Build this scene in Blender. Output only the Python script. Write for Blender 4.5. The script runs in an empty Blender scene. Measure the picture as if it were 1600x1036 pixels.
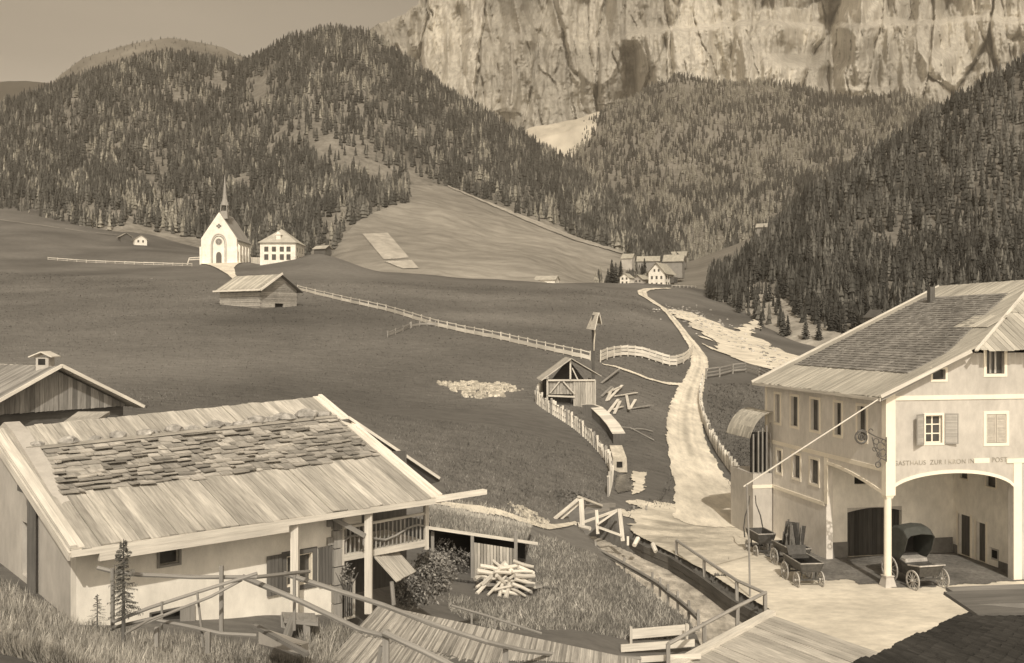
import bpy, bmesh, math, random
import numpy as np
from mathutils import Vector, Matrix
random.seed(7); RNG = np.random.default_rng(7)
SC = bpy.context.scene; COL = SC.collection
F, CX, CY, CH = 1500.0, 800.0, 515.0, 11.6          # focal length in photo pixels, centre, eye height
# ---------------------------------------------------------------- camera, light, exposure
cam_d = bpy.data.cameras.new('camera'); cam = bpy.data.objects.new('camera', cam_d); COL.objects.link(cam)
cam.location = (0, 0, CH); cam.rotation_euler = (math.radians(90), 0, 0)
cam_d.sensor_width = 36; cam_d.lens = 36*F/1600; cam_d.shift_y = -3/1600
cam_d.clip_start = 0.3; cam_d.clip_end = 9000
SC.camera = cam
SUN_DIR = Vector((-0.05, 0.73, -0.66)).normalized()     # the way the light travels
sun_d = bpy.data.lights.new('sun', 'SUN'); sun_d.energy = 2.95; sun_d.angle = math.radians(0.6); sun_d.color = (1.0, .905, .76)
sun = bpy.data.objects.new('sun', sun_d); COL.objects.link(sun)
sun.rotation_euler = SUN_DIR.to_track_quat('-Z', 'Y').to_euler()
world = bpy.data.worlds.new('World'); SC.world = world; world.use_nodes = True
nt = world.node_tree; nt.nodes.clear()
sky = nt.nodes.new('ShaderNodeTexSky'); sky.sky_type = 'NISHITA'; sky.sun_disc = False
sky.sun_elevation = math.asin(-SUN_DIR.z); sky.sun_rotation = math.atan2(-SUN_DIR.x, -SUN_DIR.y)
sky.air_density = 1.0; sky.dust_density = 3.0; sky.altitude = 800
bw = nt.nodes.new('ShaderNodeRGBToBW'); tintn = nt.nodes.new('ShaderNodeMixRGB'); tintn.blend_type = 'MULTIPLY'; tintn.inputs[0].default_value = 1
tintn.inputs[2].default_value = (1.34, 1.15, .90, 1)
bg = nt.nodes.new('ShaderNodeBackground'); bg.inputs[1].default_value = 0.15
wo = nt.nodes.new('ShaderNodeOutputWorld')
# faint streaky cloud
tc = nt.nodes.new('ShaderNodeTexCoord'); mp = nt.nodes.new('ShaderNodeMapping'); mp.inputs['Scale'].default_value = (1.2, 1.2, 7)
cn = nt.nodes.new('ShaderNodeTexNoise'); cn.inputs['Scale'].default_value = 2.0; cn.inputs['Detail'].default_value = 4
cr = nt.nodes.new('ShaderNodeMapRange'); cr.inputs[1].default_value = .3; cr.inputs[2].default_value = .7; cr.inputs[3].default_value = .93; cr.inputs[4].default_value = 1.1
cm = nt.nodes.new('ShaderNodeMixRGB'); cm.blend_type = 'MULTIPLY'; cm.inputs[0].default_value = 1
L = nt.links.new
sx3 = nt.nodes.new('ShaderNodeSeparateXYZ'); gr_ = nt.nodes.new('ShaderNodeMapRange'); gr_.inputs[1].default_value = .1; gr_.inputs[2].default_value = .36; gr_.inputs[3].default_value = 1.10; gr_.inputs[4].default_value = .86
gm = nt.nodes.new('ShaderNodeMath'); gm.operation = 'MULTIPLY'; L(tc.outputs['Generated'], sx3.inputs[0]); L(sx3.outputs[2], gr_.inputs[0]); L(gr_.outputs[0], gm.inputs[0]); L(cr.outputs[0], gm.inputs[1])
L(tc.outputs['Generated'], mp.inputs[0]); L(mp.outputs[0], cn.inputs['Vector']); L(cn.outputs[0], cr.inputs[0]); L(gm.outputs[0], cm.inputs[2])
L(sky.outputs[0], bw.inputs[0]); L(bw.outputs[0], tintn.inputs[1]); L(tintn.outputs[0], cm.inputs[1]); L(cm.outputs[0], bg.inputs[0]); L(bg.outputs[0], wo.inputs[0])
SC.view_settings.view_transform = 'Standard'; SC.view_settings.look = 'None'; SC.view_settings.gamma = 1; SC.view_settings.exposure = 0.0
SC.cycles.max_bounces = 6; SC.cycles.volume_bounces = 0

# ---------------------------------------------------------------- helpers
def P(px, py, D): return Vector(((px-CX)/F*D, D, CH-(py-CY)/F*D))
def proj(x, y, z): return CX+F*x/y, CY+F*(CH-z)/y
def tag(o, label=None, cat=None, group=None, kind=None):
    if label: o['label'] = label
    if cat: o['category'] = cat
    if group: o['group'] = group
    if kind: o['kind'] = kind
    return o
def thing(name, label, cat, loc=(0, 0, 0), rz=0.0, group=None):
    o = bpy.data.objects.new(name, None); COL.objects.link(o); o.empty_display_size = .3
    o.location = loc; o.rotation_euler = (0, 0, rz)
    return tag(o, label, cat, group)
def wmat(o):
    m = Matrix.Translation(o.location) @ Matrix.Rotation(o.rotation_euler[2], 4, 'Z')
    return wmat(o.parent) @ m if o.parent else m
_mats = {}
def M(name, v=.3, var=.22, var2=.15, sc=(6, 6, 6), sc2=.35, coord='Object', bump=.15, rough=.9, tone=(1, .94, .84), detail=7, spec=.2, lo=.3, hi=.7, dist=.02, rg=.62):
    m = bpy.data.materials.new(name); m.use_nodes = True; n = m.node_tree.nodes; l = m.node_tree.links.new
    b = n['Principled BSDF']; b.inputs['Roughness'].default_value = rough; b.inputs['Specular IOR Level'].default_value = spec
    t = n.new('ShaderNodeTexCoord'); a = n.new('ShaderNodeMapping'); a.inputs['Scale'].default_value = sc
    l(t.outputs[coord], a.inputs[0])
    n1 = n.new('ShaderNodeTexNoise'); n1.inputs['Scale'].default_value = 1; n1.inputs['Detail'].default_value = detail; n1.inputs['Roughness'].default_value = rg
    l(a.outputs[0], n1.inputs['Vector'])
    r1 = n.new('ShaderNodeMapRange'); r1.inputs[1].default_value = lo; r1.inputs[2].default_value = hi; r1.inputs[3].default_value = 1-var; r1.inputs[4].default_value = 1+var
    l(n1.outputs[0], r1.inputs[0])
    n2 = n.new('ShaderNodeTexNoise'); n2.inputs['Scale'].default_value = sc2; n2.inputs['Detail'].default_value = 4
    l(t.outputs['Object'], n2.inputs['Vector'])
    r2 = n.new('ShaderNodeMapRange'); r2.inputs[1].default_value = .3; r2.inputs[2].default_value = .7; r2.inputs[3].default_value = 1-var2; r2.inputs[4].default_value = 1+var2
    l(n2.outputs[0], r2.inputs[0])
    at = n.new('ShaderNodeAttribute'); at.attribute_name = 'tint'
    ad = n.new('ShaderNodeMath'); ad.operation = 'ADD'; ad.inputs[1].default_value = 1; l(at.outputs['Fac'], ad.inputs[0])
    m1 = n.new('ShaderNodeMath'); m1.operation = 'MULTIPLY'; l(r1.outputs[0], m1.inputs[0]); l(r2.outputs[0], m1.inputs[1])
    m2 = n.new('ShaderNodeMath'); m2.operation = 'MULTIPLY'; l(m1.outputs[0], m2.inputs[0]); l(ad.outputs[0], m2.inputs[1])
    c = n.new('ShaderNodeMixRGB'); c.blend_type = 'MULTIPLY'; c.inputs[0].default_value = 1
    c.inputs[1].default_value = (v*tone[0], v*tone[1], v*tone[2], 1); l(m2.outputs[0], c.inputs[2]); l(c.outputs[0], b.inputs['Base Color'])
    if bump:
        bp = n.new('ShaderNodeBump'); bp.inputs['Strength'].default_value = bump; bp.inputs['Distance'].default_value = dist
        l(n1.outputs[0], bp.inputs['Height']); l(bp.outputs[0], b.inputs['Normal'])
    _mats[name] = m; return m
GREY = (1, .96, .90); WARM = (1, .93, .80)
m_meadow = M('meadow_grass', .148, .34, .34, (.5, 1.6, 1.6), .03, rg=.78, bump=.3, tone=GREY, detail=12, dist=.12)
m_field = M('hill_grass', .27, .3, .2, (.05, .16, .16), .012, bump=.3, detail=10, dist=1)
m_stubble = M('stubble', .44, .2, .1, (.25, .25, .25), .05, bump=.2)
m_forestfloor = M('forest_floor', .25, .3, .3, (.25, .25, .04), .012, bump=.3, detail=8, dist=1)
m_floorpale = M('forest_floor_pale', .25, .3, .25, (.12, .12, .02), .006, bump=.3, detail=8, dist=1)
m_road = M('road_dust', .76, .26, .16, (1.6, .45, 1), .12, rg=.7, bump=.25, tone=WARM, detail=10, dist=.05)
m_yard = M('yard_dust', .68, .2, .2, (1.3, 2.2, 1), .22, rg=.7, bump=.3, tone=WARM, detail=10, dist=.05)
m_sand = M('pale_sand', .64, .22, .18, (1.2, 2.0, 1), .2, bump=.4, tone=WARM, detail=10, dist=.05)
m_gravel = M('river_gravel', .72, .26, .14, (.3, .6, 1), .06, bump=.4, tone=WARM, detail=10, dist=.2)
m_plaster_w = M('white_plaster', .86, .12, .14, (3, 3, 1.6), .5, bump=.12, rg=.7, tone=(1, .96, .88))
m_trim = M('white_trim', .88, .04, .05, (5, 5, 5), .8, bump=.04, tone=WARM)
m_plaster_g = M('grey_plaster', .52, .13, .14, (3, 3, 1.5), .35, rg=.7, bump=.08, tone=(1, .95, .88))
m_plaster_s = M('side_plaster_lifted', .72, .12, .12, (3, 3, 1.5), .35, rg=.7, bump=.08, tone=(1, .95, .88))  # lighter than the front plaster to make up for this wall's shade
m_plinth = M('dark_plinth', .2, .15, .15, (4, 4, 4), .6, bump=.2, tone=GREY)
m_plank = M('weathered_plank', .44, .34, .14, (16, 1.0, 1), .5, coord='UV', bump=.35, tone=(1, .95, .86), dist=.01)
m_plank_d = M('old_dark_plank', .22, .34, .14, (16, 1.0, 1), .5, coord='UV', bump=.35, tone=GREY, dist=.01)
m_timber = M('pale_timber', .62, .2, .1, (14, .8, 1), .6, coord='UV', bump=.25, tone=(1, .95, .86), dist=.01)
m_timber_d = M('dark_timber', .13, .25, .12, (14, .8, 1), .6, coord='UV', bump=.25, tone=GREY, dist=.01)
m_timber_m = M('grey_timber', .30, .25, .12, (14, .8, 1), .6, coord='UV', bump=.25, tone=GREY, dist=.01)
m_shingle = M('grey_shingle', .24, .34, .18, (7, 1.3, 1), .4, coord='UV', bump=.4, tone=GREY, dist=.02)
m_shake = M('rough_shake', .36, .32, .14, (9, 2, 1), .7, coord='UV', bump=.4, tone=(1, .95, .87), dist=.02)
m_stone = M('field_stone', .34, .5, .15, (5, 5, 5), 1, bump=.5, tone=GREY, dist=.05)
m_stone_p = M('pale_stone', .56, .25, .15, (3, 3, 3), 1, bump=.4, tone=WARM, dist=.05)
m_dark = M('dark_interior', .035, .3, .2, (2, 2, 2), .5, bump=0, tone=GREY, spec=.1)
m_glass = M('window_pane', .08, .35, .3, (1.5, 1.5, 1.5), .5, bump=0, rough=.25, tone=GREY, spec=.4)
m_curtain = M('curtain', .45, .4, .1, (9, 9, .6), 1, bump=.3, tone=GREY)
m_iron = M('wrought_iron', .10, .2, .1, (8, 8, 8), 1, bump=.1, rough=.55, tone=GREY, spec=.4)
m_cart = M('cart_paint', .075, .35, .2, (8, 8, 8), 1.5, bump=.2, rough=.6, tone=GREY, spec=.35)
m_cartrim = M('worn_cart_edge', .38, .3, .2, (8, 8, 8), 1.5, bump=.2, tone=GREY)
m_hood = M('carriage_hood', .065, .2, .15, (5, 5, 5), 1.5, bump=.25, rough=.6, tone=(.95, 1, .93), spec=.3)
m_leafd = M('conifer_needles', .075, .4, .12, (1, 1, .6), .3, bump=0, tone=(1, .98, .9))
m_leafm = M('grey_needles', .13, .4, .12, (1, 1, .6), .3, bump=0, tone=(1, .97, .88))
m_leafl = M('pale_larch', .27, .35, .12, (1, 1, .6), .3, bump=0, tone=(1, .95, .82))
m_bark = M('bark', .14, .3, .1, (9, 9, 2), 1, bump=.4, tone=GREY)
m_bush = M('bush_leaves', .22, .5, .2, (6, 6, 6), 1.5, bump=0, tone=GREY)
m_blade = M('grass_blades', .34, .4, .25, (9, 9, 1.5), .9, bump=0, tone=(1, .95, .86))
m_blade_d = M('garden_grass_blades', .27, .45, .3, (5, 5, 2), .35, bump=0, tone=(1, .96, .88))
m_sod = M('sod', .26, .4, .2, (4, 4, 4), 1.2, bump=.5, tone=(1, .95, .86), dist=.05)
m_water = M('stream_water', .58, .42, .2, (2.6, 1.1, 1), .5, bump=.9, rough=.28, tone=(1, .93, .82), detail=6, spec=.5, dist=.18)
m_pond = M('still_water', .12, .5, .3, (1, 4, 1), .5, bump=.4, rough=.15, tone=GREY, spec=.5, dist=.08)
m_slate = M('church_roof', .34, .2, .1, (3, 3, 8), .3, bump=.2, tone=GREY)
m_blackroof = M('dark_shake_roof', .035, .4, .3, (10, 1.4, 1), .9, coord='UV', bump=.6, tone=GREY, dist=.03)

class MB:
    """collects faces of ONE mesh; coordinates are world ones unless build(local=True)"""
    def __init__(s): s.v = []; s.f = []; s.uv = []; s.t = []; s.mi = []
    def face(s, pts, uv=None, tint=0.0, mi=0):
        i = len(s.v); s.v += [tuple(p) for p in pts]; s.f.append(tuple(range(i, i+len(pts))))
        if uv is None:
            p0 = Vector(pts[0]); e = (Vector(pts[1])-p0); L_ = max(e.length, 1e-6); e = e/L_
            nrm = e.cross(Vector(pts[-1])-p0)
            g = nrm.cross(e).normalized() if nrm.length > 1e-9 else Vector((0, 0, 1))
            uv = [((Vector(p)-p0).dot(e), (Vector(p)-p0).dot(g)) for p in pts]
        s.uv += uv; s.t.append(tint); s.mi.append(mi)
    def hexa(s, b, t, tint=0.0, mi=0):
        """b, t: four bottom and four top points (ccw seen from above)"""
        u0 = random.random()*9; v0 = random.random()*9
        b = [Vector(p) for p in b]; t = [Vector(p) for p in t]
        def q(a, c, d, e):
            A, B, C_, D_ = a, c, d, e
            w = (B-A).length; h = (D_-A).length
            if w > h: uv = [(u0, v0), (u0, v0+w), (u0+h, v0+w), (u0+h, v0)]
            else: uv = [(u0, v0), (u0+w, v0), (u0+w, v0+h), (u0, v0+h)]
            s.face((A, B, C_, D_), uv, tint, mi)
        q(t[0], t[1], t[2], t[3]); q(b[3], b[2], b[1], b[0])
        for i in range(4):
            j = (i+1) % 4; q(b[i], b[j], t[j], t[i])
    def box(s, x0, y0, z0, x1, y1, z1, tint=0.0, mi=0):
        s.hexa([(x0, y0, z0), (x1, y0, z0), (x1, y1, z0), (x0, y1, z0)], [(x0, y0, z1), (x1, y0, z1), (x1, y1, z1), (x0, y1, z1)], tint, mi)
    def beam(s, p, q, w=.1, h=None, tint=None, up=(0, 0, 1), mi=0):
        p = Vector(p); q = Vector(q); h = h or w
        if tint is None: tint = random.uniform(-.15, .15)
        d = (q-p).normalized(); up = Vector(up)
        if abs(d.dot(up)) > .95: up = Vector((0, 1, 0))
        r = d.cross(up).normalized()*w/2; u = r.cross(d).normalized()*h/2
        s.hexa([p-r-u, p+r-u, q+r-u, q-r-u], [p-r+u, p+r+u, q+r+u, q-r+u], tint, mi)
    def tube(s, pts, r=.05, n=7, r2=None, tint=0.0, caps=True, mi=0):
        pts = [Vector(p) for p in pts]; rings = []; r2 = r if r2 is None else r2; m = len(pts)
        vlen = random.random()*5; L_ = 0
        for i, p in enumerate(pts):
            a = pts[max(i-1, 0)]; b = pts[min(i+1, m-1)]; d = (b-a).normalized()
            up = Vector((0, 0, 1)) if abs(d.z) < .9 else Vector((0, 1, 0))
            x = d.cross(up).normalized(); y = x.cross(d).normalized(); rr = r+(r2-r)*i/max(m-1, 1)
            if i: L_ += (p-pts[i-1]).length
            rings.append(([p+(x*math.cos(2*math.pi*k/n)+y*math.sin(2*math.pi*k/n))*rr for k in range(n)], L_+vlen))
        for i in range(m-1):
            A, la = rings[i]; B, lb = rings[i+1]
            for k in range(n):
                k2 = (k+1) % n; w = 2*math.pi*r/n
                s.face((A[k2], A[k], B[k], B[k2]), [((k+1)*w, la), (k*w, la), (k*w, lb), ((k+1)*w, lb)], tint, mi)
        if caps:
            s.face(rings[0][0], None, tint, mi); s.face(rings[-1][0][::-1], None, tint, mi)
    def boards(s, A, B, C_, D_, n, th=.03, jit=.012, gap=.006, tv=.22, end=.05, rows=1, mi=0):
        """boards lying on quad A B C D (A->B eave, D->C ridge); each board runs from AB to DC"""
        A, B, C_, D_ = map(Vector, (A, B, C_, D_)); nrm = (B-A).cross(D_-A).normalized()
        for i in range(n):
            a0 = i/n; a1 = (i+1)/n-gap/max((B-A).length, .1)
            e0 = random.uniform(-end, end); e1 = random.uniform(-end, end)/2
            p0 = A.lerp(B, a0); p1 = A.lerp(B, a1); q1 = D_.lerp(C_, a1); q0 = D_.lerp(C_, a0)
            d0 = (p0-q0).normalized(); p0 = p0+d0*e0; p1 = p1+d0*e0; q0 = q0-d0*e1; q1 = q1-d0*e1
            z = random.uniform(0, jit*2); z2 = random.uniform(0, jit*2)
            o0 = nrm*z; o1 = nrm*z2; T = nrm*th
            s.hexa([p0+o0, p1+o1, q1+o1, q0+o0], [p0+o0+T, p1+o1+T, q1+o1+T, q0+o0+T], random.uniform(-tv, tv), mi)
    def build(s, name, mat, parent=None, local=False, smooth=False):
        me = bpy.data.meshes.new(name); v = s.v
        if parent is not None and not local:
            inv = wmat(parent).inverted(); v = [tuple(inv @ Vector(p)) for p in v]
        me.from_pydata(v, [], s.f)
        uvl = me.uv_layers.new(name='UVMap'); uvl.data.foreach_set('uv', np.array(s.uv, dtype=np.float32).ravel())
        at = me.attributes.new('tint', 'FLOAT', 'FACE'); at.data.foreach_set('value', np.array(s.t, dtype=np.float32))
        for m in (mat if isinstance(mat, (list, tuple)) else [mat]): me.materials.append(m)
        me.polygons.foreach_set('material_index', np.array(s.mi, dtype=np.int32))
        if smooth: me.polygons.foreach_set('use_smooth', [True]*len(s.f))
        me.update()
        o = bpy.data.objects.new(name, me); COL.objects.link(o)
        if parent is not None: o.parent = parent
        return o
def np_mesh(name, V, Q, mats, smooth=True, tint=None, mi=None):
    me = bpy.data.meshes.new(name); V = np.asarray(V, dtype=np.float32); Q = np.asarray(Q, dtype=np.int32); k = Q.shape[1]
    me.vertices.add(len(V)); me.vertices.foreach_set('co', V.ravel())
    me.loops.add(Q.size); me.loops.foreach_set('vertex_index', Q.ravel())
    me.polygons.add(len(Q)); me.polygons.foreach_set('loop_start', np.arange(0, Q.size, k, dtype=np.int32)); me.polygons.foreach_set('loop_total', np.full(len(Q), k, dtype=np.int32))
    if smooth: me.polygons.foreach_set('use_smooth', np.ones(len(Q), dtype=bool))
    for m in (mats if isinstance(mats, (list, tuple)) else [mats]): me.materials.append(m)
    if mi is not None: me.polygons.foreach_set('material_index', np.asarray(mi, dtype=np.int32))
    if tint is not None:
        at = me.attributes.new('tint', 'FLOAT', 'FACE'); at.data.foreach_set('value', np.asarray(tint, dtype=np.float32))
    me.update(calc_edges=True); me.validate()
    o = bpy.data.objects.new(name, me); COL.objects.link(o); return o
# value noise
_perm = RNG.random((256, 256)).astype(np.float64)
def vnoise(x, y):
    xi = np.floor(x).astype(int); yi = np.floor(y).astype(int); fx = x-xi; fy = y-yi
    fx = fx*fx*(3-2*fx); fy = fy*fy*(3-2*fy); g = lambda a, b: _perm[a & 255, b & 255]
    return (g(xi, yi)*(1-fx)+g(xi+1, yi)*fx)*(1-fy)+(g(xi, yi+1)*(1-fx)+g(xi+1, yi+1)*fx)*fy
def fbm(x, y, o=4):
    s_ = 0; a = .5; n_ = 0
    for i in range(o): s_ = s_+a*vnoise(x*2**i+17.3*i, y*2**i+5.1*i); n_ += a; a *= .5
    return s_/n_*2-1
def polydist(x, y, pts):
    """distance to a polyline and the position along it (index units)"""
    best = np.full(np.shape(x), 1e9); par = np.zeros(np.shape(x))
    for i in range(len(pts)-1):
        ax, ay = pts[i][:2]; bx, by = pts[i+1][:2]; dx = bx-ax; dy = by-ay; l2 = dx*dx+dy*dy
        t = np.clip(((x-ax)*dx+(y-ay)*dy)/l2, 0, 1); d = np.hypot(x-ax-t*dx, y-ay-t*dy)
        k = d < best; best = np.where(k, d, best); par = np.where(k, i+t, par)
    return best, par
def inpoly(x, y, poly):
    c = np.zeros(np.shape(x), dtype=bool); n = len(poly)
    for i in range(n):
        x0, y0 = poly[i]; x1, y1 = poly[(i+1) % n]
        if y0 == y1: continue
        k = ((y0 > y) != (y1 > y)) & (x < (x1-x0)*(y-y0)/(y1-y0)+x0); c = c ^ k
    return c
# ---------------------------------------------------------------- the valley floor as one height function
ST = [-1500, -600, 0, 200, 400, 500, 600, 750, 900, 980, 1060, 1150, 1300, 1600, 2200, 3500]
ROWS = [
 (1,   [10, 10, 10, 9.9, 9.8, 9.5, 9, 8.8, 8.5, 8, 7.5, 7, 7, 7, 7, 7]),
 (8,   [9.8, 9.3, 8.9, 8.6, 8, 7.4, 6.6, 5.6, 4.4, 3.2, 2.2, 1.6, 1, 1, 1, 1]),
 (14,  [9.3, 8.6, 7.7, 6.95, 6.25, 5.6, 4.8, 3.5, 2, 1, .2, 0, 0, 0, 0, 0]),
 (18,  [8.7, 7.6, 6.4, 5.7, 5.35, 4.7, 3.9, 2.6, 1.3, .5, 0, 0, 0, 0, 0, 0]),
 (22,  [8.2, 6.7, 5.2, 4.7, 4.35, 4.0, 3.2, 1.9, 1, .4, 0, 0, 0, 0, 0, 0]),
 (27,  [8.2, 6.6, 5.1, 4.6, 4.2, 3.9, 2.6, 1.3, .8, .1, 0, 0, 0, 0, 0, 0]),
 (36,  [8.8, 7.2, 5.7, 5.3, 4.8, 4.0, 1.5, 1.0, .7, .15, 0, 0, 0, 0, 0, 0]),
 (44,  [9, 7.6, 6.5, 6.2, 5.8, 4.5, 1.6, 1.0, .7, .12, 0, 0, 0, 0, 0, 0]),
 (47.5,[9.1, 7.8, 6.8, 6.5, 5.9, 5.2, 3.6, 3.0, .9, .15, 0, 0, 0, 0, 0, 0]),
 (55,  [9.2, 8, 7.1, 6.9, 6.1, 5.3, 4.3, 3.4, 1.5, .3, .05, 0, 0, 0, 0, 0]),
 (62,  [9.5, 8.3, 7.4, 7.2, 6.6, 5.8, 4.8, 3.9, 2.3, 1, .45, .2, 0, 0, 0, 0]),
 (70,  [10, 8.8, 7.8, 7.6, 7, 6.3, 5.4, 4.7, 3.4, 1.8, .9, .6, .3, 0, 0, 0]),
 (80,  [10.6, 9.4, 8.3, 8.1, 7.6, 7, 6.2, 5.6, 4.9, 3.2, 2.0, 1.4, .8, .4, .4, .5]),
 (95,  [11.6, 10.4, 9.2, 9.0, 8.5, 8, 7.4, 6.7, 6.4, 4.9, 3.5, 2.8, 2.0, 1.6, 2, 3]),
 (115, [13, 12, 10.6, 10.4, 9.9, 9.5, 9.0, 8.5, 7.9, 6.6, 5.2, 4.1, 3.2, 3.2, 5, 8]),
 (150, [16, 15, 14.2, 14, 13.6, 13.3, 12.9, 12.4, 11.8, 10.8, 9.0, 7.2, 5.5, 5, 5, 5]),
 (190, [20, 19, 18.2, 18, 17.8, 17.6, 17.2, 16.7, 16.2, 15.4, 13.1, 10.2, 7, 6, 6, 6]),
 (250, [28, 27, 25.8, 25.4, 24.6, 24, 23.2, 22.3, 21.4, 20.2, 17.6, 14.2, 8, 6, 6, 6]),
 (330, [42, 40, 36.5, 35, 34.5, 37.2, 30.4, 28.6, 27.3, 26.2, 24.2, 20.5, 10, 6, 6, 6]),
 (400, [60, 56, 51, 47, 40, 38, 30.5, 30.0, 31.2, 31.3, 30.2, 25, 12, 6, 6, 6]),
 (470, [84, 78, 68, 60, 47, 35, 30, 30, 32, 33, 32.5, 30, 14, 6, 6, 6]),
 (600, [120, 110, 96, 82, 62, 45, 38, 36, 36, 36, 37, 34, 14, 6, 6, 6])]
_LD = np.log(np.array([r[0] for r in ROWS])); _ZT = np.array([r[1] for r in ROWS], dtype=float); _ST = np.array(ST, dtype=float)
STREAM = [(4.0, 56), (4.4, 54.5), (6.3, 49.5), (7.5, 45.4), (8.3, 41.5), (9.0, 38.5), (8.8, 33), (6, 26), (2, 20)]
def smooth(t): t = np.clip(t, 0, 1); return t*t*(3-2*t)
def G0(x, y):
    y = np.maximum(y, 1.0); px = CX+F*x/y; ld = np.log(y)
    j = np.clip(np.searchsorted(_LD, ld)-1, 0, len(_LD)-2); t = (ld-_LD[j])/(_LD[j+1]-_LD[j])
    i = np.clip(np.searchsorted(_ST, px)-1, 0, len(_ST)-2); s_ = np.clip((px-_ST[i])/(_ST[i+1]-_ST[i]), 0, 1); s_ = .5*s_+.5*s_*s_*(3-2*s_)
    zr = lambda jj: _ZT[jj, i]*(1-s_)+_ZT[jj, i+1]*s_
    a = zr(j); b = zr(j+1); p = zr(np.maximum(j-1, 0)); q = zr(np.minimum(j+2, len(_LD)-1))
    # monotone-ish cubic in log D
    l0 = _LD[np.maximum(j-1, 0)]; l1 = _LD[j]; l2 = _LD[j+1]; l3 = _LD[np.minimum(j+2, len(_LD)-1)]
    h = l2-l1; d = (b-a)/h; d0 = np.where(j > 0, (a-p)/np.maximum(l1-l0, 1e-6), d); d1 = np.where(j < len(_LD)-2, (q-b)/np.maximum(l3-l2, 1e-6), d)
    m0 = np.where(d0*d > 0, 2*d0*d/(d0+d+1e-12), 0); m1 = np.where(d1*d > 0, 2*d1*d/(d1+d+1e-12), 0)
    z = (2*t**3-3*t**2+1)*a+(t**3-2*t**2+t)*h*m0+(-2*t**3+3*t**2)*b+(t**3-t**2)*h*m1
    far = np.clip((y-70)/200, 0, 1)
    return z+far*1.1*fbm(x/40, y/60, 3)+np.clip((y-48)/30, 0, 1)*.12*fbm(x/6, y/9, 2)
WATER_Z = -.75
def G(x, y):
    x = np.asarray(x, dtype=float); y = np.asarray(y, dtype=float)
    z = G0(x, y); d, par = polydist(x, y, STREAM)
    hw = 1.45; bed = WATER_Z-.45
    k = np.clip((d-hw)/.45, 0, 1)
    return np.where(d < hw+.45, np.minimum(z, bed+(z-bed)*k), z)
def g(x, y): return float(G(np.array([x]), np.array([y]))[0])
_HD = np.exp(np.linspace(math.log(7), math.log(600), 2600))
def hit(px, py, d0=0, d1=600):
    D = _HD[(_HD >= d0) & (_HD <= d1)]; z = CH-(py-CY)/F*D; gz = G((px-CX)/F*D, D); k = np.nonzero(gz >= z)[0]
    i = k[0] if len(k) else len(D)-1
    if i > 0:
        a = z[i-1]-gz[i-1]; b = z[i]-gz[i]; t = a/(a-b) if a != b else 0; Dd = D[i-1]+(D[i]-D[i-1])*t
    else: Dd = D[0]
    x = (px-CX)/F*Dd; return Vector((x, Dd, g(x, Dd)))
def grid_faces(nu, nv):
    i = np.arange(nu-1); j = np.arange(nv-1); I, J = np.meshgrid(i, j); a = J*nu+I
    return np.stack([a, a+1, a+1+nu, a+nu], -1).reshape(-1, 4)
# ground sheet
nu, nv = 640, 680
U = np.linspace(-1.5, 1.9, nu); V_ = np.exp(np.linspace(math.log(2.0), math.log(600), nv)); UU, VV = np.meshgrid(U, V_)
Z = G(UU*VV, VV)
ground = np_mesh('meadow', np.stack([UU*VV, VV, Z], -1).reshape(-1, 3), grid_faces(nu, nv), m_meadow); tag(ground, kind='structure')
def drape(name, maskf, pxr, Dr, nu, nv, mat, off=.03, kind='structure', offk=.0006, zf=None, tintf=None):
    U = (np.linspace(pxr[0], pxr[1], nu)-CX)/F; D = np.exp(np.linspace(math.log(Dr[0]), math.log(Dr[1]), nv)); UU, VV = np.meshgrid(U, D)
    X = UU*VV; Y = VV; Zg = (zf or G)(X, Y)+off+offk*Y
    m = maskf(X, Y); f = grid_faces(nu, nv); keep = m.ravel()[f].all(1); f = f[keep]
    used = np.unique(f); idx = np.full(nu*nv, -1); idx[used] = np.arange(len(used))
    tn_ = tintf(X, Y).ravel()[f[:, 0]] if tintf else None
    o = np_mesh(name, np.stack([X, Y, Zg], -1).reshape(-1, 3)[used], idx[f], mat, tint=tn_); tag(o, kind=kind); return o
def road_mask(pts, wpx, rag=.16, sc=1.6, norm=False):
    """pts: (px, py, width in px)"""
    W = [hit(p[0], p[1]) for p in pts]; hw = np.array([p[2]/F*w.y/2 for p, w in zip(pts, W)]); xy = [(w.x, w.y) for w in W]
    def f(X, Y):
        d, par = polydist(X, Y, xy); i = np.clip(par.astype(int), 0, len(hw)-2); h = hw[i]*(1-(par-i))+hw[i+1]*(par-i)
        if norm: return d/h
        return d < h*(1+rag*fbm(X*sc, Y*sc*.6, 6)+.12*fbm(X/9, Y/14, 2))
    return f
main_road = [(1112, 812, 130), (1110, 790, 120), (1098, 755, 85), (1083, 720, 72), (1073, 690, 64), (1070, 660, 56), (1072, 635, 48), (1078, 612, 40), (1086, 592, 30), (1093, 575, 27), (1093, 558, 25), (1083, 540, 19), (1068, 520, 13), (1052, 500, 11), (1036, 482, 11), (1020, 472, 13), (1005, 463, 15), (1003, 456, 15), (1018, 452, 12), (1045, 451, 9)]
ROADPX = main_road
_rn = road_mask(main_road, 0, norm=True)
def _rtint(X, Y):
    q = _rn(X, Y)*(1+.15*fbm(X/3, Y/5, 2)); f_ = np.clip((Y-60)/20, 0, 1)
    return f_*(-.34*np.exp(-(q/.2)**2)*(.5+.9*np.clip(fbm(X/1.2, Y/2.5, 4)+.3, 0, 1))-.3*smooth((q-.68)/.35)*(.5+fbm(X*1.5, Y*.8, 4))-.10*np.exp(-((q-.42)/.07)**2))-.16*(1-f_)*np.clip(fbm(X/2, Y/3, 5)+.2, 0, 1)
drape('road', road_mask(main_road, 0), (940, 1200), (50, 430), 800, 1100, m_road, off=.06, tintf=_rtint)
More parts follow.
